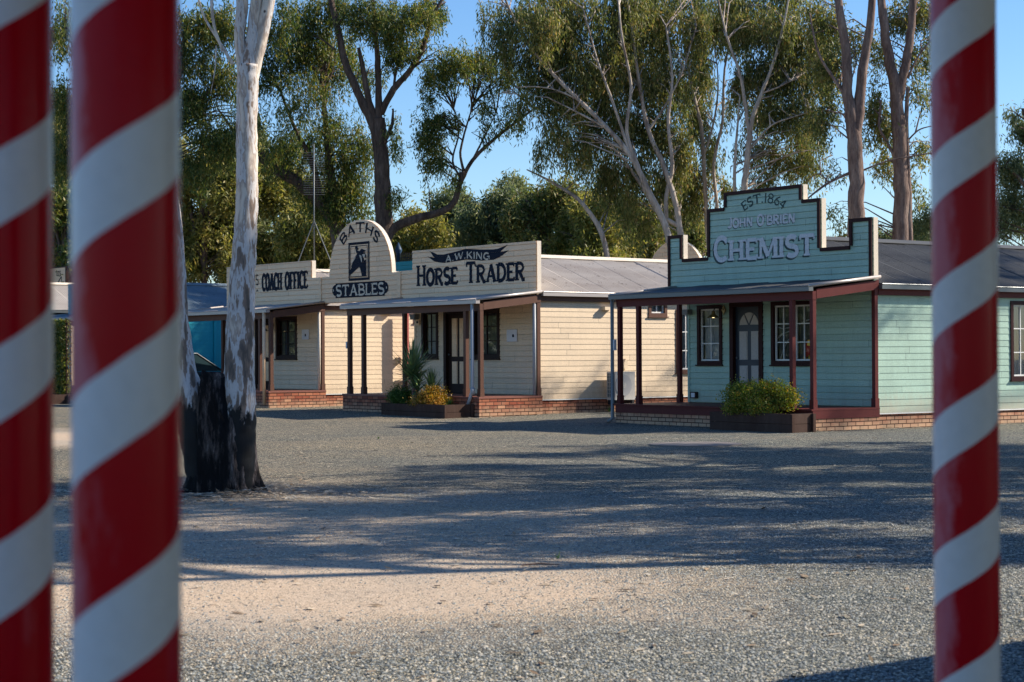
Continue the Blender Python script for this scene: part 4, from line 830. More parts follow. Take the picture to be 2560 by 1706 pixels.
# ---- foreground gum
def fg_gum():
    Y=20.5; W=lambda x,y,d=0: at(x*K,y*K,Y+d); b=W(530,1118); root=empty('gum_tree',(b.x,b.y,0)); tag(root,'white barked twin trunk gum tree with burnt black base beside the striped post','tree'); o=Vector((b.x,b.y,0))
    mb=MB()
    def limb(pts,rad,seg=20,jit=.05):
        P,rr=smoothpath([W(*p) for p in pts],[r*.92 for r in rad],7,.012); mb.tube([p-o for p in P],rr,seg,True,jit)
    limb([(548,1150),(548,1090),(549,1010),(552,940),(550,860),(552,760),(557,640),(565,520),(568,420),(567,300),(569,200),(572,150)],[.19,.195,.20,.195,.185,.175,.155,.140,.134,.128,.132,.135],24)
    limb([(565,215),(572,150),(583,60),(590,-30),(585,-160),(560,-330)],[.085,.09,.075,.07,.06,.04],14)
    limb([(572,215),(585,150),(604,70),(622,-20),(650,-150),(700,-320)],[.07,.085,.08,.075,.06,.035],14)
    limb([(556,170),(551,80),(556,-20),(530,-160),(480,-330)],[.055,.07,.075,.06,.035],12)
    limb([(585,90),(606,40),(625,-10),(680,-90)],[.02,.022,.02,.012],8)
    limb([(535,148),(500,90),(470,40),(452,-20),(440,-100)],[.022,.017,.013,.012,.01],8)
    limb([(512,118),(492,60),(487,-10),(500,-120)],[.018,.018,.02,.014],8)
    limb([(497,105),(495,150),(490,185),(484,215)],[.008,.007,.006,.003],6)
    # left trunk behind the striped post
    limb([(472,1150),(462,1090),(450,1010),(438,930),(420,850),(407,740),(400,600),(388,460),(372,300),(352,120),(330,-80),(300,-300)],[.17,.18,.19,.185,.165,.14,.135,.125,.115,.10,.08,.05],22)
    tr=mb.build('trunk','gum',root,True)
    # burnt butt flaring round both trunks
    q=MB(); n=64; vs=[]; c0=W(508,1118)-o; NR=18
    fl=[.055*math.sin(5*a+.6)+.05*math.sin(9*a+2)+.03*math.sin(17*a+1)+.02*math.sin(29*a) for a in [2*math.pi*k/n for k in range(n)]]
    def top(a):
        d=math.degrees(a)%360; t=1.15+.10*math.sin(3*a)+.06*math.sin(11*a)+.05*math.sin(23*a)
        for c,w_,h in ((276,15,-.62),(314,22,-.45),(356,22,.12),(232,34,.16)):
            x=min(abs(d-c),360-abs(d-c)); t+=h*math.exp(-(x/w_)**2)
        return t
    for i in range(NR+1):
        t=i/NR
        for k in range(n):
            a=2*math.pi*k/n; z=top(a)*t-.04*(i==0); r=(.365-.04*t+(.07+.06*math.cos(5*a+1.1)+.03*math.cos(8*a))*math.exp(-t*9))*(1+fl[k]*1.2-.16*math.exp(-((((math.degrees(a)-272)+180)%360-180)/13)**2)+.014*rng.normal()) ; 
            if t>.8: r*=1-1.1*(t-.8)**1.4
            vs.append((c0.x+math.cos(a)*r,c0.y+.02+math.sin(a)*r*.70,z))
    q.add(vs,[(i*n+k,i*n+(k+1)%n,(i+1)*n+(k+1)%n,(i+1)*n+k) for i in range(NR) for k in range(n)]+[[NR*n+k for k in range(n)]]); q.build('burnt_butt','char',root,True)
    bl=[]
    for x,y,rx,ry,d,wt in ((600,-330,170,110,0,1),(380,-300,150,120,.5,1),(720,-420,150,100,-1,1),(480,-480,200,110,1,1),(250,-380,120,120,0,1)):
        c=W(x,y,d); px=Y/FPX*K; bl.append((np.array(c),(rx*px,rx*px,ry*px),wt))
    P,cent=crown_points(bl,60,.2,20,.3); V=leaves(P-np.array(o),.13,.028); fastmesh('crown',V,quadF(len(P)),'leafd',root)
M['char']=bark('charcoal',(.012,.010,.010),(.11,.085,.075),(.004,.004,.004),3.2,1.0,(.26,.21,.19))
fg_gum()
# ---- trees behind the cabins
tree('gum_tree','tall dark gum behind the arch sign with a long curved limb reaching right','tree',64,
 [([(880,700),(880,560),(879,430),(872,330),(871,270)],[.36,.33,.29,.26,.22]),
  ([(876,350),(858,290),(828,225),(796,150),(774,60),(752,-40)],[.19,.17,.15,.13,.12,.09]),
  ([(872,300),(848,235),(836,170),(824,110)],[.14,.12,.10,.06]),
  ([(871,290),(869,200),(867,120),(858,20),(856,-60)],[.15,.12,.10,.07,.05]),
  ([(874,262),(905,205),(940,165),(972,110),(992,45),(1032,-30)],[.13,.12,.10,.09,.07,.05]),
  ([(905,205),(910,160),(922,120),(925,60)],[.05,.045,.04,.02]),([(882,330),(900,290),(903,250)],[.07,.06,.03]),
  ([(880,570),(905,525),(955,503),(1010,488),(1043,466),(1054,430),(1066,395)],[.17,.17,.15,.13,.115,.10,.09]),
  ([(1058,420),(1085,370),(1130,325),(1180,285),(1235,245)],[.08,.07,.06,.05,.03]),([(1066,395),(1058,350),(1075,280),(1090,235)],[.055,.045,.03,.02]),([(1060,410),(1040,370),(1055,300),(1040,240)],[.05,.035,.025,.015]),([(1085,370),(1110,320),(1140,260)],[.04,.03,.015]),([(770,115),(745,95),(720,80)],[.04,.03,.02])],
 [(925,35,62,52,-1,1.25),(850,30,55,48,0,1.1),(985,20,42,40,1,.8),(905,95,42,34,0,.9),(950,110,36,30,0,.55),(1003,150,34,26,0,.9),(1045,140,48,34,-1,1.1),(1100,135,48,34,0,1.0),(1150,175,42,34,0,.7),(995,185,30,26,0,.8),(985,310,30,50,0,1.15),(1010,270,36,30,0,1.0),(995,380,22,36,0,.8),(1030,395,24,22,0,.4),(1110,290,34,28,0,.35),(1185,250,40,26,0,.5),(910,300,20,60,0,.5),(905,450,32,16,0,.9),(870,160,28,30,2,.35),(1120,235,36,20,0,.5)],
 'barkd','leafd',28,(.16,.038),22,hang=.45,cl=.2,tw=6,droop=.9)
tree('gum_tree','dark spreading gum with leaning trunk behind the antenna mast','tree',66,
 [([(790,700),(785,590),(772,520),(735,465),(690,425),(640,385),(600,350)],[.34,.32,.28,.24,.2,.15,.08]),([(785,590),(775,500),(760,400),(750,300),(740,180)],[.24,.2,.15,.12,.05]),([(735,465),(720,380),(680,300),(640,200)],[.12,.1,.07,.03]),([(690,425),(640,400),(560,330),(500,250)],[.12,.1,.07,.03])],
 [(700,70,70,60,0,1.2),(760,150,55,60,1,.9),(640,140,60,50,0,1.0),(700,200,60,50,-1,.55),(770,330,50,70,0,1.0),(800,420,48,50,0,1.1),(835,330,30,60,0,.7),(700,330,60,50,1,.85),(650,330,40,50,0,.9),(760,470,50,40,0,.8),(720,420,45,40,0,.7),(840,480,35,30,0,.7),(820,130,32,60,2,.7),(740,20,60,40,0,1)],
 'barkd','leafd',26,(.16,.038),24,hang=.6,cl=.2,tw=6,droop=.95,jit=.5)
tree('gum_tree','dense dark gum filling the sky left of the white gum trunk','tree',62,
 [([(330,700),(345,500),(370,350),(400,220),(430,60)],[.34,.3,.24,.18,.08]),([(370,350),(430,260),(490,200)],[.15,.1,.04]),([(350,460),(300,300),(230,150),(150,60)],[.2,.15,.1,.05])],
 [(465,60,60,60,0,1.2),(500,160,55,45,0,1.1),(450,230,50,50,0,1.2),(500,300,60,45,0,1.25),(450,380,40,30,0,.8),(390,120,60,70,0,1),(300,120,80,80,0,.8),(140,60,36,60,0,.9),(150,230,40,60,0,.9),(135,330,40,60,0,.9),(520,30,40,40,0,.9),(640,40,45,40,1,.8),(620,250,40,35,1,.3),(640,300,36,36,2,.6),(300,300,70,80,0,.8)],
 'barkd','leafd',26,(.16,.038),24,hang=.6,cl=.2,droop=.95,jit=.5)
def gumC(label,Y,limbs,blobs,bark_='barkp',lf='leafo',**k):
    global BACK
    BACK=.9; k.setdefault('tw',4); r=_gum(label,Y,limbs,blobs,bark_,lf,**k); BACK=0.; return r
def _gum(label,Y,limbs,blobs,bark_,lf,**k): return tree('gum_tree',label,'tree',Y,limbs,blobs,bark_,lf,**k)
gumC('pale stemmed gum leaning left across the centre sky above the cream roof',60,
 [([(1560,700),(1535,540),(1490,440),(1450,360),(1395,295),(1330,230),(1270,170),(1215,100),(1170,20),(1150,-40)],[0.124,0.112,0.099,0.087,0.077,0.068,0.056,0.050,0.037,0.025]),
  ([(1450,360),(1420,270),(1395,200),(1370,130),(1340,20)],[0.056,0.050,0.043,0.031,0.019]),([(1330,230),(1270,205),(1200,200),(1150,215)],[0.031,0.025,0.019,0.009]),([(1500,460),(1465,380),(1440,300),(1450,200),(1430,90),(1420,0)],[.075,.07,.06,.05,.04,.02]),([(1395,295),(1330,260),(1290,240)],[.05,.03,.015]),([(1270,170),(1240,90),(1230,0)],[0.031,0.025,0.012])],
 [(1160,35,55,45,0,.9),(1230,30,55,50,-1,1.1),(1300,50,60,50,0,1.15),(1190,110,55,40,0,1.0),(1265,120,60,40,0,1.1),(1235,190,55,30,0,.9),(1330,150,60,45,0,1.0),(1200,230,34,24,0,.5),(1290,240,50,32,0,.9),(1360,240,45,50,1,1.0),(1270,300,44,36,0,.55),(1330,320,50,36,0,.8),(1230,330,28,24,0,.6),(1400,90,50,60,0,1.1),(1310,170,60,50,2,.8),(1380,160,50,50,2,.8),(1430,240,50,50,3,.8),(1300,-10,80,40,0,1.1),(1420,0,60,50,1,1.1),(1380,310,50,44,2,.8)],per=26,hang=.85,dens=26,cl=.17,leaf=(.17,.036),droop=1.1,jit=.42)
gumC('double pale trunk gum leaning left beside the chemist parapet',61,
 [([(1590,700),(1568,560),(1550,460),(1520,370),(1490,300),(1470,200),(1455,90),(1440,-20)],[0.124,0.112,0.099,0.090,0.074,0.062,0.050,0.031]),
  ([(1560,520),(1515,490),(1470,420),(1435,370),(1400,330)],[0.081,0.074,0.068,0.050,0.025]),([(1545,700),(1530,480),(1545,380),(1535,280),(1545,180),(1530,60)],[.08,.075,.07,.06,.045,.03]),([(1400,700),(1390,560),(1340,470),(1270,420),(1210,390)],[.10,.09,.07,.045,.02]),([(1490,300),(1530,240),(1570,160),(1600,60)],[0.043,0.037,0.025,0.012])],
 [(1450,40,55,50,0,1.2),(1520,60,50,55,0,1.1),(1440,160,50,50,0,.7),(1500,170,45,50,0,.9),(1550,170,40,50,0,.9),(1450,270,50,45,0,1.1),(1520,280,45,50,0,1.1),(1400,390,44,40,0,1.1),(1470,380,48,44,0,1.2),(1530,400,40,40,0,1.1),(1590,60,40,50,0,.9),(1560,330,35,45,0,.9),(1420,440,38,28,0,.7),(1500,-10,70,40,2,1.1),(1600,0,60,40,2,1),(1500,120,60,50,3,.8),(1460,470,44,40,2,.9),(1550,470,44,40,2,.8),(1590,160,44,50,3,.7)],per=26,hang=.85,dens=26,cl=.17,leaf=(.17,.036),droop=1.1,jit=.42)
gumC('slim straight gum with pale stems right behind the parapet step',63,
 [([(1640,700),(1625,520),(1618,400),(1612,300),(1590,200),(1572,90),(1560,-30)],[0.093,0.087,0.074,0.068,0.056,0.037,0.025]),([(1616,360),(1640,280),(1650,190),(1640,90)],[0.043,0.037,0.025,0.012]),([(1660,700),(1650,500),(1640,380),(1660,280),(1665,160),(1690,40)],[0.068,0.062,0.056,0.050,0.037,0.019])],
 [(1600,130,40,50,0,1),(1650,40,44,44,0,1.0),(1600,250,34,50,0,1.0),(1590,380,40,50,0,1.1),(1640,330,32,40,0,.7),(1600,450,40,36,0,.9),(1660,420,30,34,0,.5),(1680,230,30,40,0,.4),(1700,60,36,44,0,.7)],per=26,hang=.8,dens=26,cl=.17,leaf=(.17,.036),droop=1.1,jit=.42)
gumC('forked gum with bright pale branches rising above the EST sign',60,
 [([(1712,700),(1710,460),(1716,380),(1722,320),(1728,275),(1750,215),(1775,150),(1800,60),(1815,-20)],[0.124,0.112,0.102,0.093,0.081,0.062,0.050,0.037,0.025]),
  ([(1722,320),(1712,240),(1700,170),(1672,90),(1650,0)],[0.068,0.062,0.050,0.037,0.025]),([(1695,700),(1690,500),(1688,400),(1694,300),(1700,220)],[0.062,0.059,0.053,0.037,0.019]),([(1726,340),(1770,290),(1820,270),(1870,255)],[0.037,0.031,0.022,0.012]),([(1750,215),(1790,200),(1830,180)],[0.031,0.025,0.012])],
 [(1720,50,55,50,0,1.0),(1790,70,50,55,0,1.1),(1740,150,50,44,0,1.0),(1800,160,55,50,0,1.2),(1850,90,45,55,0,1.1),(1780,240,50,40,0,.9),(1840,240,50,44,0,.9),(1700,180,34,40,0,.6),(1780,340,50,40,0,.8),(1830,330,48,44,0,.8),(1760,400,44,24,0,.8),(1880,180,40,44,0,.9),(1700,330,28,30,0,.4),(1880,330,30,40,0,.35),(1700,0,60,40,2,1),(1820,0,60,44,2,1),(1860,290,44,50,2,.7),(1740,230,44,44,3,.6),(1890,90,40,60,3,.7)],per=26,hang=.7,dens=26,cl=.18,leaf=(.17,.036),droop=1.0,jit=.45)
gumC('thick red brown forked trunk behind the right end of the green shop parapet',57,
 [([(1968,700),(1967,520),(1967,400),(1960,300),(1948,220),(1945,130),(1932,40),(1922,-40)],[.29,.26,.24,.23,.17,.15,.13,.1]),
  ([(1962,330),(1975,240),(1983,160),(1998,70),(2006,-30)],[.18,.17,.15,.13,.11]),([(1950,230),(1915,180),(1880,120),(1860,30)],[.06,.05,.04,.02]),([(1958,395),(1905,420),(1870,445),(1840,470)],[.045,.04,.03,.015]),([(1905,420),(1880,400),(1850,420)],[.025,.02,.01]),([(1975,395),(2040,370),(2120,355),(2150,350)],[.03,.025,.02,.01])],
 [(1900,40,50,50,1,.9),(1960,60,36,50,2,.5),(1900,270,40,44,0,.8),(1990,110,30,40,2,.5),(1900,130,44,44,0,.8),(1925,360,18,34,0,.3)],'barkr','leafo',per=22,hang=.45,dens=28,seg=14)
gumC('twin red brown trunks rising just left of the right striped post',58,
 [([(2071,760),(2070,560),(2070,420),(2066,300),(2058,210),(2042,130),(2030,50),(2022,-40)],[.28,.26,.24,.22,.19,.16,.14,.12]),
  ([(2064,230),(2078,160),(2092,80),(2100,-20)],[.17,.15,.13,.11]),([(2092,760),(2090,560),(2086,420),(2082,300),(2086,200)],[.13,.12,.10,.08,.05]),([(2068,390),(2040,330),(2020,290),(2025,230)],[.05,.045,.04,.02]),([(2068,470),(2050,450),(2030,430)],[.025,.02,.012]),([(2086,180),(2110,130),(2150,80)],[.04,.03,.02]),([(2080,330),(2110,300),(2140,290)],[.03,.025,.015])],
 [(2025,300,34,50,0,1.0),(2035,370,26,30,0,.9),(2010,200,26,50,0,.6),(2060,30,60,36,1,.7),(2125,40,44,50,0,.8),(2120,130,30,50,0,.7),(2115,220,26,40,0,.5),(2118,330,26,30,0,.6),(2020,120,26,40,1,.5),(2110,420,18,24,0,.6),(1940,520,14,22,-1,.8),(1925,470,12,20,-1,.6)],'barkr','leafo',per=22,hang=.4,dens=28,seg=14)
gumC('olive gum at the right edge beyond the right striped post',66,
 [([(2420,760),(2400,500),(2385,350),(2350,250)],[.25,.22,.16,.06]),([(2400,500),(2350,420),(2310,380)],[.12,.08,.03])],
 [(2345,300,40,28,0,.9),(2330,380,44,40,0,1.1),(2330,450,50,44,0,1.2),(2350,240,24,22,0,.7),(2420,330,60,80,0,1),(2330,520,60,40,0,1.1),(2120,480,24,30,0,.8),(2115,520,30,24,0,.9)],'barkd','leaff',per=22,hang=.3,dens=30)
# ---- lower, sunlit trees behind: bushy crowns reaching near the ground
def bushy(label,x,ytop,w_,Y,lf='leafb',ybot=640,bk='barkd',seed=0,dens=15,leaf=(.26,.075)):
    ls=[([(x,720),(x+random.uniform(-6,6),(ytop+ybot)/2+40),(x+random.uniform(-10,10),ytop+30)],[.16,.11,.04])]
    for i in range(4):
        dx=random.uniform(-.7,.7)*w_; ls.append(([(x,640-random.uniform(0,40)),(x+dx*.5,(ytop+ybot)/2+20),(x+dx,ytop+random.uniform(20,70))],[.09,.06,.02]))
    bl=[]; h=ybot-ytop
    for i in range(17):
        fx=random.uniform(-1,1); fy=random.random(); bl.append((x+fx*w_*(.75 if fy<.3 else .95),ytop+30+fy*(h-40),w_*random.uniform(.32,.5),h*random.uniform(.13,.22),random.uniform(-1,1.5),random.uniform(.8,1.3)))
    bl.append((x,ytop+h*.18,w_*.5,h*.16,0,1))
    return tree('bushy_tree',label,'tree',Y,ls,bl,bk,lf,dens,leaf,18,hang=.3,cl=.34,tw=5,droop=.5,seg=7,group='bushy trees behind the cabins')
for a in ((470,330,90,78,'leafb','sunlit bushy tree left of the white gum trunk, above the blue roof'),(660,360,90,80,'leafb','olive bushy tree right of the white gum trunk behind the coach sign'),(560,300,70,84,'leaff','grey green bushy tree directly behind the white gum trunk'),
          (720,450,70,74,'leafb','low olive bush tree above the COACH OFFICE board'),(960,480,66,82,'leafb','pale yellow green bushy tree just right of the arch sign'),(1050,440,70,92,'leaff','hazy blue green tree below the curved limb'),
          (1150,425,80,84,'leaff','olive bushy tree above the HORSE TRADER board'),(1260,410,80,80,'leafo','bushy tree above the left of the pale corrugated roof'),(1360,430,80,78,'leafb','brown green bushy tree above the middle of the pale roof'),
          (1470,450,75,82,'leafo','dark bushy tree left of the chemist parapet'),(1600,480,60,84,'leafo','bushy tree behind the chemist parapet step'),(1190,400,60,92,'leaff','grey green tree top in the centre gap of sky'),
          (140,210,45,80,'leafb','yellow green tree between the two left striped posts'),(150,420,50,76,'leafd','dark bushy tree low between the two left striped posts'),
          (1900,545,30,130,'leaff','small far tree in the right notch of the green parapet'),(2030,520,45,125,'leaff','small far tree between the two right trunks'),(2120,495,40,120,'leaff','far green tree next to the right striped post')):
    x,yt,w_,Y,lf,lb=a; bushy(lb,x,yt,w_,Y,lf)
# ---- far wood all along the horizon, one mass
def far_wood():
    n=90000; a=rng.uniform(-1.25,1.25,n); d=rng.uniform(125,150,n); env=6.0+2.2*np.sin(a*17+1)+1.3*np.sin(a*41)+.8*np.sin(a*97+2); z=env*rng.random(n)**.7
    P=np.stack([np.sin(a)*d,np.cos(a)*d,z],1)+rng.normal(size=(n,3))*.5; P[:,2]=np.maximum(P[:,2],.3); V=leaves(P,.9,.42,.4,.8); tag(fastmesh('far_wood',V,quadF(n),'leaff'),'low far wood of gum trees along the horizon','trees',kind='stuff')
far_wood()
# ---- trees off to the right that throw the dappled shade over the yard
def shade_tree(label,x,y,h,rad,blobs,trunk_r=.28,dens=13):
    root=empty('gum_tree',(x,y,0)); tag(root,label,'tree'); mb=MB(); P,rr=smoothpath([(0,0,-.2),(.2,.1,h*.3),(-.1,.3,h*.6),(.2,0,h*.95)],[trunk_r*.8,trunk_r*.65,trunk_r*.45,.05]); mb.tube(P,rr,10,True,.05)
    bl=[(np.array([b[0],b[1],b[2]]),(b[3],b[3],b[4]),b[5]) for b in blobs]; Q,cent=crown_points(bl,dens*.6,.34,22,.4,1.0)
    for (c,r,w_),C in zip(bl,cent):
        a=min(P,key=lambda q:(q-Vector(c)).length+max(0,q.z-c[2])); mb.tube([a,(Vector(a)+Vector(c))/2+Vector((0,0,.3)),Vector(c)],[.07,.045,.02],6,False); twigs(mb,c,C,.03,8)
    mb.build('trunk','barkr',root,True); V=leaves(Q,.22,.055,.7); fastmesh('crown',V,quadF(len(Q)),'leafo',root); return root
def rb(n,spread,z0,z1,r0,r1,w0=.5,w1=1.2): return [(rng.uniform(-spread,spread),rng.uniform(-spread,spread),rng.uniform(z0,z1),rng.uniform(r0,r1),rng.uniform(r0,r1)*.7,rng.uniform(w0,w1)) for _ in range(n)]
TR=[(11.5,14.5,'nearest the viewer'),(13.5,20.5,'level with the drain cover'),(15.5,26.5,'level with the planter boxes'),(19,17,'in the second row, nearer'),(21,24,'in the second row, middle'),(24,31,'in the second row, farther')]
TB=[[] for _ in TR]
def shade(X0,Y0,h,r,w_):
    x,y=X0+1.462*h,Y0+.245*h; i=min(range(len(TR)),key=lambda k:(TR[k][0]-x)**2+(TR[k][1]-y)**2); TB[i].append((x-TR[i][0],y-TR[i][1],h,r,r*rng.uniform(.4,.7),w_))
for _ in range(125):
    X0=rng.uniform(-7,9); ymax=min(22+(X0+3)*2.0,30.5) if X0>-3 else 22; Y0=rng.uniform(13.6+max(0,-X0)*.0,ymax); hm=max(6.5,(.29*Y0+2.6-X0)/1.39); h=rng.uniform(hm,hm+3)
    shade(X0,Y0,h,rng.uniform(.9,1.5),rng.uniform(.55,1.4)*(1.2 if X0>2.5 else .9))
for X0,Y0 in ((5,14.5),(4,15),(6.5,15.5),(3.5,14.2),(2,13.8),(-3,14),(-1,14.5),(-4.5,15),(-3,20),(-2,20.5),(5.5,17)): 
    hm=max(6.5,(.29*Y0+2.6-X0)/1.39); shade(X0,Y0,hm+.8,1.3,1.1)
for (x,y,l),b in zip(TR,TB): shade_tree('large gum standing off to the right of the yard, '+l,x,y,12,3,b)
TR=[(38,49,'far beyond the right side of the green shop'),(33,55,'far behind the right side of the green shop')]; TB=[[],[]]
for _ in range(11): X0=rng.uniform(3,11); Y0=rng.uniform(35.5,41); shade(X0,Y0,rng.uniform(13,18),rng.uniform(.5,1.1),rng.uniform(.25,.5))
for _ in range(11): X0=rng.uniform(-2,3); Y0=rng.uniform(43,47.5); shade(X0,Y0,rng.uniform(16,19),rng.uniform(.4,.8),rng.uniform(.3,.6))
for (x,y,l),b in zip(TR,TB): shade_tree('tall gum '+l,x,y,16,3,b)
# ------------------------------------------------------------------ garden plants
def shrub(name,label,loc,rx,rz,n,lf,leaf=(.05,.022),up=.1,cat='shrub'):
    root=empty(name,loc); tag(root,label,cat); mb=MB()
    bl=[]
    for i in range(18):
        a=rng.uniform(0,6.28); r=rng.uniform(.1,.95); k=rng.uniform(.3,.55); bl.append((np.array([math.cos(a)*r*rx,math.sin(a)*r*rx*.7,rz*rng.uniform(.35,1.45)*(1.1-.45*r)]),(rx*k,rx*k,rz*k),1))
    Q=[];C=[]
    for c,r,_ in bl:
        k=n//18; u=sph(k)*(rng.random(k)**.4)[:,None]; Q.append(c+u*np.array(r)+rng.normal(size=(k,3))*.055)
        mb.tube([(0,0,0),tuple(c*.6),tuple(c)],[.012,.009,.005],5,False)
    Q=np.concatenate(Q); Q=Q[Q[:,2]>.01]; mb.build('stems','barkd',root); V=leaves(Q,leaf[0],leaf[1],-up,.9); fastmesh('leaves',V,quadF(len(Q)),lf,root); return root
def sword(name,label,loc,n,length,lf,wid=.03,stem=0.,cat='plant',spread=1.0,droopf=.5,crowns=None):
    root=empty(name,loc); tag(root,label,cat); V=[];F=[]
    for (cx,cy,cz,nn,ln) in (crowns or [(0,0,stem,n,length)]):
        for i in range(nn):
            a=rng.uniform(0,6.28); el=R(rng.uniform(-15,88) if stem else rng.uniform(25,85)); l=ln*rng.uniform(.75,1.1); w_=wid*rng.uniform(.8,1.2); base=Vector((cx,cy,cz+(rng.uniform(-.35,.0) if stem else 0)))
            dr=Vector((math.cos(a)*math.cos(el)*spread,math.sin(a)*math.cos(el)*spread,math.sin(el))); sd=Vector((-math.sin(a),math.cos(a),0)); b=len(V); m=5
            for k in range(m+1):
                t=k/m; p=base+dr*l*t+Vector((0,0,-droopf*l*t*t*math.cos(el))); ww=w_*(.5+1.2*t if t<.35 else .92*(1-t)/.65+.02); V+=[p-sd*ww/2,p+sd*ww/2]
            F+=[[b+2*k,b+2*k+1,b+2*k+3,b+2*k+2] for k in range(m)]
    V=np.array([tuple(v) for v in V]); fastmesh('leaves',V,np.array(F),lf,root)
    if stem:
        q=MB(); 
        for (cx,cy,cz,nn,ln) in (crowns or [(0,0,stem,n,length)]): q.tube([(0,0,-.1),(cx*.6,cy*.6,cz*.5),(cx,cy,cz)],[.05,.045,.04],8)
        q.build('stem','barkr',root)
    return root
sword('yucca','spiky blue green yucca rising from the timber planter by the downpipe',TW(-1.72,-2.45,.30),0,.6,'yucca',.06,stem=.8,crowns=[(-.04,0,.98,210,.80),(.42,.02,.50,110,.55),(.05,0,.62,70,.60)],droopf=.08)
shrub('golden_shrub','orange gold shrub right of the yucca in the planter',TW(-.98,-2.50,.30),.42,.26,7000,'golden')
shrub('green_shrub','dark green low shrub left of the yucca in the planter',TW(-2.20,-2.50,.30),.38,.27,5600,'green_sh')
sword('grass_clump','small strappy grass clump at the right end of the yucca planter',TW(-.32,-2.45,.30),70,.30,'green_sh',.012,cat='grass')
shrub('round_shrub','rounded yellow green shrub in the planter before the green cabin door',CW(-1.20,-2.28,.31),.48,.42,12000,'bush')
shrub('round_shrub','greener half of the shrub pair in the planter before the green cabin',CW(-.62,-2.28,.31),.46,.40,10500,'bush')
sword('grass_clump','tall reedy grass clump right of the white gum trunk by the brick step',TW(-13.15,-2.4,.1),110,.95,'leafb',.02,cat='grass',spread=.55)
sword('grass_clump','low leafy clump between the two white gum trunks in front of the car',TW(-15.4,-2.6,.1),120,.8,'leafo',.022,cat='grass',spread=.7)
# ivy screen
iv=empty('ivy_screen',OTq,AT); tag(iv,'dark ivy covered lattice screen between the two left striped posts','ivy')
Q=np.stack([rng.uniform(-.45,1.0,9000),rng.uniform(-3.95,-3.65,9000),rng.uniform(.45,2.70,9000)],1); V=leaves(Q,.09,.055,.4,.9); fastmesh('leaves',V,quadF(len(Q)),'leafd',iv)
q=MB()
for i in range(7): q.box(-.5+i*.25,-.47+i*.25,-3.83,-3.80,.3,2.7)
for i in range(9): q.box(-.5,1.05,-3.80,-3.77,.4+i*.27,.43+i*.27)
q.build('lattice','dbrown',iv)
sword('grass_clump','bright green clump in the far left planter box',OTq+Vector((UT[0],UT[1],0))*.3+Vector((-UT[1],UT[0],0))*-4.3+Vector((0,0,.36)),110,.4,'green_sh',.03,cat='plant')
# ------------------------------------------------------------------ parked car in the gap
def car(loc,rz):
    r=empty('parked_car',loc,rz); tag(r,'dark blue green hatchback half hidden between the two gum trunks','car')
    # side profile x (length) z ; width along y
    low=[(-2.05,.30),(2.05,.30),(2.12,.62),(2.05,.86),(1.2,.98),(-1.9,1.02),(-2.12,.85),(-2.1,.5)]
    q=MB(); n=len(low)
    for y0,y1,k in ((-.84,.84,1),): q.prism(low,lambda a,z,d:(a,d,z),-.84,.84)
    body=q.build('body','carpaint',r)
    md=body.modifiers.new('bevel','BEVEL'); md.width=.07; md.segments=3
    q=MB(); b=[(-1.95,1.0,.78),(-1.45,1.50,.62),(.25,1.54,.62),(1.15,1.0,.76)]
    vs=[(x,-y,z) for x,z,y in b]+[(x,y,z) for x,z,y in b]; q.add(vs,[(0,1,2,3),(7,6,5,4),(0,4,5,1),(1,5,6,2),(2,6,7,3)]); cabn=q.build('cabin_glass',mat('car_glass',(.015,.03,.035),.06,.7),r)
    q=MB(); q.add([(x,y,z+.012) for x,y,z in ((-1.5,-.6,1.5),(.28,-.6,1.54),(.28,.6,1.54),(-1.5,.6,1.5))],[(0,1,2,3)]); 
    for s in (-1,1): q.tube([(-1.95,s*.78,1.0),(-1.45,s*.62,1.51),(.25,s*.62,1.55),(1.15,s*.76,1.0)],.03,6)
    q.build('roof','carpaint',r)
    for s in (-1,1):
        q=MB(); q.box(-2.14,-1.98,s*.80-.12,s*.80+.02 if s<0 else s*.80+.03,.82,1.0); q.build('tail_light','red',r)
        for x in (-1.3,1.32):
            q=MB(); q.tube([(x,s*.70,.31),(x,s*.88,.31)],.31,22); wh=q.build('wheel','tyre',r); q=MB(); q.tube([(x,s*.881,.31),(x,s*.895,.31)],.18,16); q.build('rim','galv',wh)
    q=MB(); q.box(-2.16,-2.125,-.26,.26,.55,.68); q.build('number_plate','paper',r)
car(TW(-17.05,-.6,.08),AT+R(98))
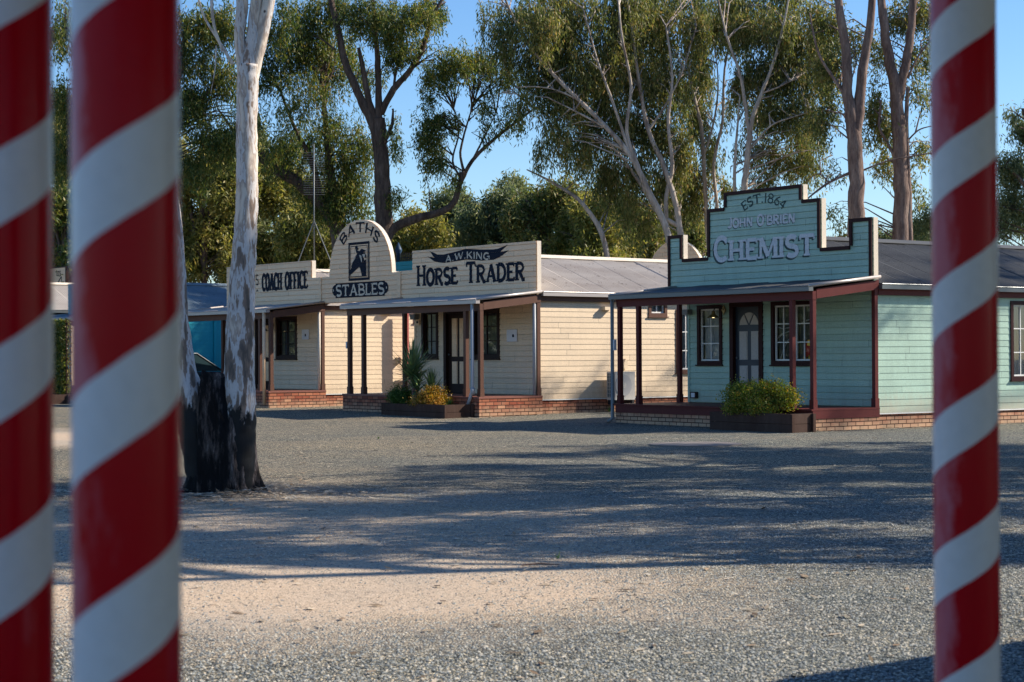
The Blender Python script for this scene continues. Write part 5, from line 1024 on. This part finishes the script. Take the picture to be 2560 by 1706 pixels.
# ------------------------------------------------------------------ ground details
q=MB(); pts=[(math.cos(i/32*6.283)*.78,math.sin(i/32*6.283)*.72) for i in range(32)]; q.prism(pts,lambda a,b,d:(a,b,d),-.05,.022); sc_=at(1598*K,1022*K,30.6); o=q.build('drain_cover','conc',None,loc=(sc_.x,30.6,gz(sc_.x,30.6))); tag(o,'flat pale round concrete cover set in the gravel before the green shop','cover')
def litter():
    n=2600; a=rng.uniform(0,6.28,n); r=np.abs(rng.normal(size=n))*1.0+.25; P=np.stack([-3.45+np.cos(a)*r*1.25,20.2+np.sin(a)*r*1.1-.15,np.full(n,.03)],1); P[:,2]=[gz(x,y)+.02+rng.random()*.02 for x,y in P[:,:2]]
    m2=2400; X=rng.uniform(-8,8,m2); Yv=rng.uniform(8,34,m2); P2=np.stack([X,Yv,[gz(x,y)+.012 for x,y in zip(X,Yv)]],1); L3=[]
    for _ in range(1500):
        k=rng.integers(0,4); e=abs(rng.normal())*.22+.03
        q=(CW(rng.uniform(-6.1,.2),-2.0-e) if k==0 else CW(.1+e,rng.uniform(-1.9,6)) if k==1 else TW(.1+e,rng.uniform(-1.9,7)) if k==2 else TW(rng.uniform(-5.6,.3),-2.1-e)); L3.append([q.x,q.y,gz(q.x,q.y)+.015])
    P=np.concatenate([P,P2,np.array(L3)]); n=len(P)
    d=rng.normal(size=(n,3)); d[:,2]*=.05; d/=np.linalg.norm(d,axis=1)[:,None]; s=np.cross(d,[0,0,1.]); s+=rng.normal(size=s.shape)*.10; s/=np.linalg.norm(s,axis=1)[:,None]; l=(.05+.09*rng.random(n))[:,None]; w_=(.010+.014*rng.random(n))[:,None]
    V=np.stack([P,P+d*l*.5+s*w_,P+d*l,P+d*l*.5-s*w_],1).reshape(-1,3); V[:,2]=np.maximum(V[:,2],.006+np.array([gz(x,y) for x,y in V[:,:2]]))
    tag(fastmesh('leaf_litter',V,quadF(n),'litter'),'dry gum leaves and bark scattered round the burnt trunk and over the gravel','leaf litter',kind='stuff')
litter()
for (x,y),lb in (((1283,1283),'fallen green gum twig on the sandy patch'),((870,1006),'small weed tuft in the gravel left of the round cover')):
    g=CAMH*FPX/(y*K-889.); p=at(x*K,y*K,g); sword('weed_tuft',lb,(p.x,p.y,gz(p.x,p.y)),10,.07,'green_sh',.012,cat='weed')
for (a_,b_),lb in (((.35,2.0),'weed tuft at the foot of the cream side wall left of the air conditioner'),((.30,2.9),'weed tuft at the foot of the cream side wall under the air conditioner')):
    p=TW(a_,b_); sword('weed_tuft',lb,(p.x,p.y,gz(p.x,p.y)),26,.20,'green_sh',.014,cat='weed')
q=MB(); p=at(1230*K,1302*K,CAMH*FPX/(1302*K-889)); q.tube([(0,0,.012),(.14,.03,.02),(.27,.01,.012)],[.006,.007,.004],6); tag(q.build('fallen_stick','barkr',None,loc=(p.x-.1,p.y,gz(p.x,p.y))),'short bare stick lying on the sandy patch','stick')
# ------------------------------------------------------------------ striped verandah posts in the foreground, their roof and the building at right
P_=.205
def post(x,y,r,ztop,label):
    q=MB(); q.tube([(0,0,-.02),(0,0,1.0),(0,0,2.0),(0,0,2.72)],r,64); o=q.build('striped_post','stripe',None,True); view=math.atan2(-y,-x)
    # phase: white band's top edge at ztop on the side facing the yard's viewer
    o.rotation_euler=(0,0,0); phl=ztop/P_ ; # want fract(z/P - phi_local/2pi)=0 at z=ztop, phi_world=view
    rot=view-2*math.pi*(phl-math.floor(phl))-0.0+2*math.pi*.0175; o.location=(x,y,0); o.rotation_euler=(0,0,rot); tag(o,label,'post','red and white striped verandah posts'); return o
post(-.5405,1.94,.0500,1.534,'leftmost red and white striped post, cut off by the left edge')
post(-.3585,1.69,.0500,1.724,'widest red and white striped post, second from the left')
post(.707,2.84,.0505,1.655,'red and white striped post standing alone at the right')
vr=empty('verandah_roof',(0,0,0)); tag(vr,'verandah roof over the striped posts, above the view','roof')
q=MB(); vs=[(-.85,2.45,2.78),(-.15,1.35,2.78),(-1.0,-3.5,2.95),(8,-3.5,2.95),(8,4.6,2.78),(.95,3.35,2.78)]
q.prism([(v[0],v[1]) for v in vs][::-1],lambda a,b,d:(a,b,d),2.76,2.84); q.build('roof_sheet','roofd',vr)
q=MB(); q.tube([(-.62,2.05,2.70),(-.30,1.62,2.70),(-.30,1.62,2.70)],.05,6) ; q.tube([(-.546,1.94,2.70),(.708,2.84,2.70),(3.2,4.2,2.7)],.05,6); q.build('beam','white',vr)
cabin('shop_cabin','neighbouring cream cabin just outside the right edge of the view',Vector((3.35,7.35,0))+Vector((UT[0],UT[1],0))*5.3,AT,5.3,9,'cream','brown','roofc',.4,0,.3,None,'cream2',[],[],'gutter',porch=None,eave=2.62,ridge=3.7)
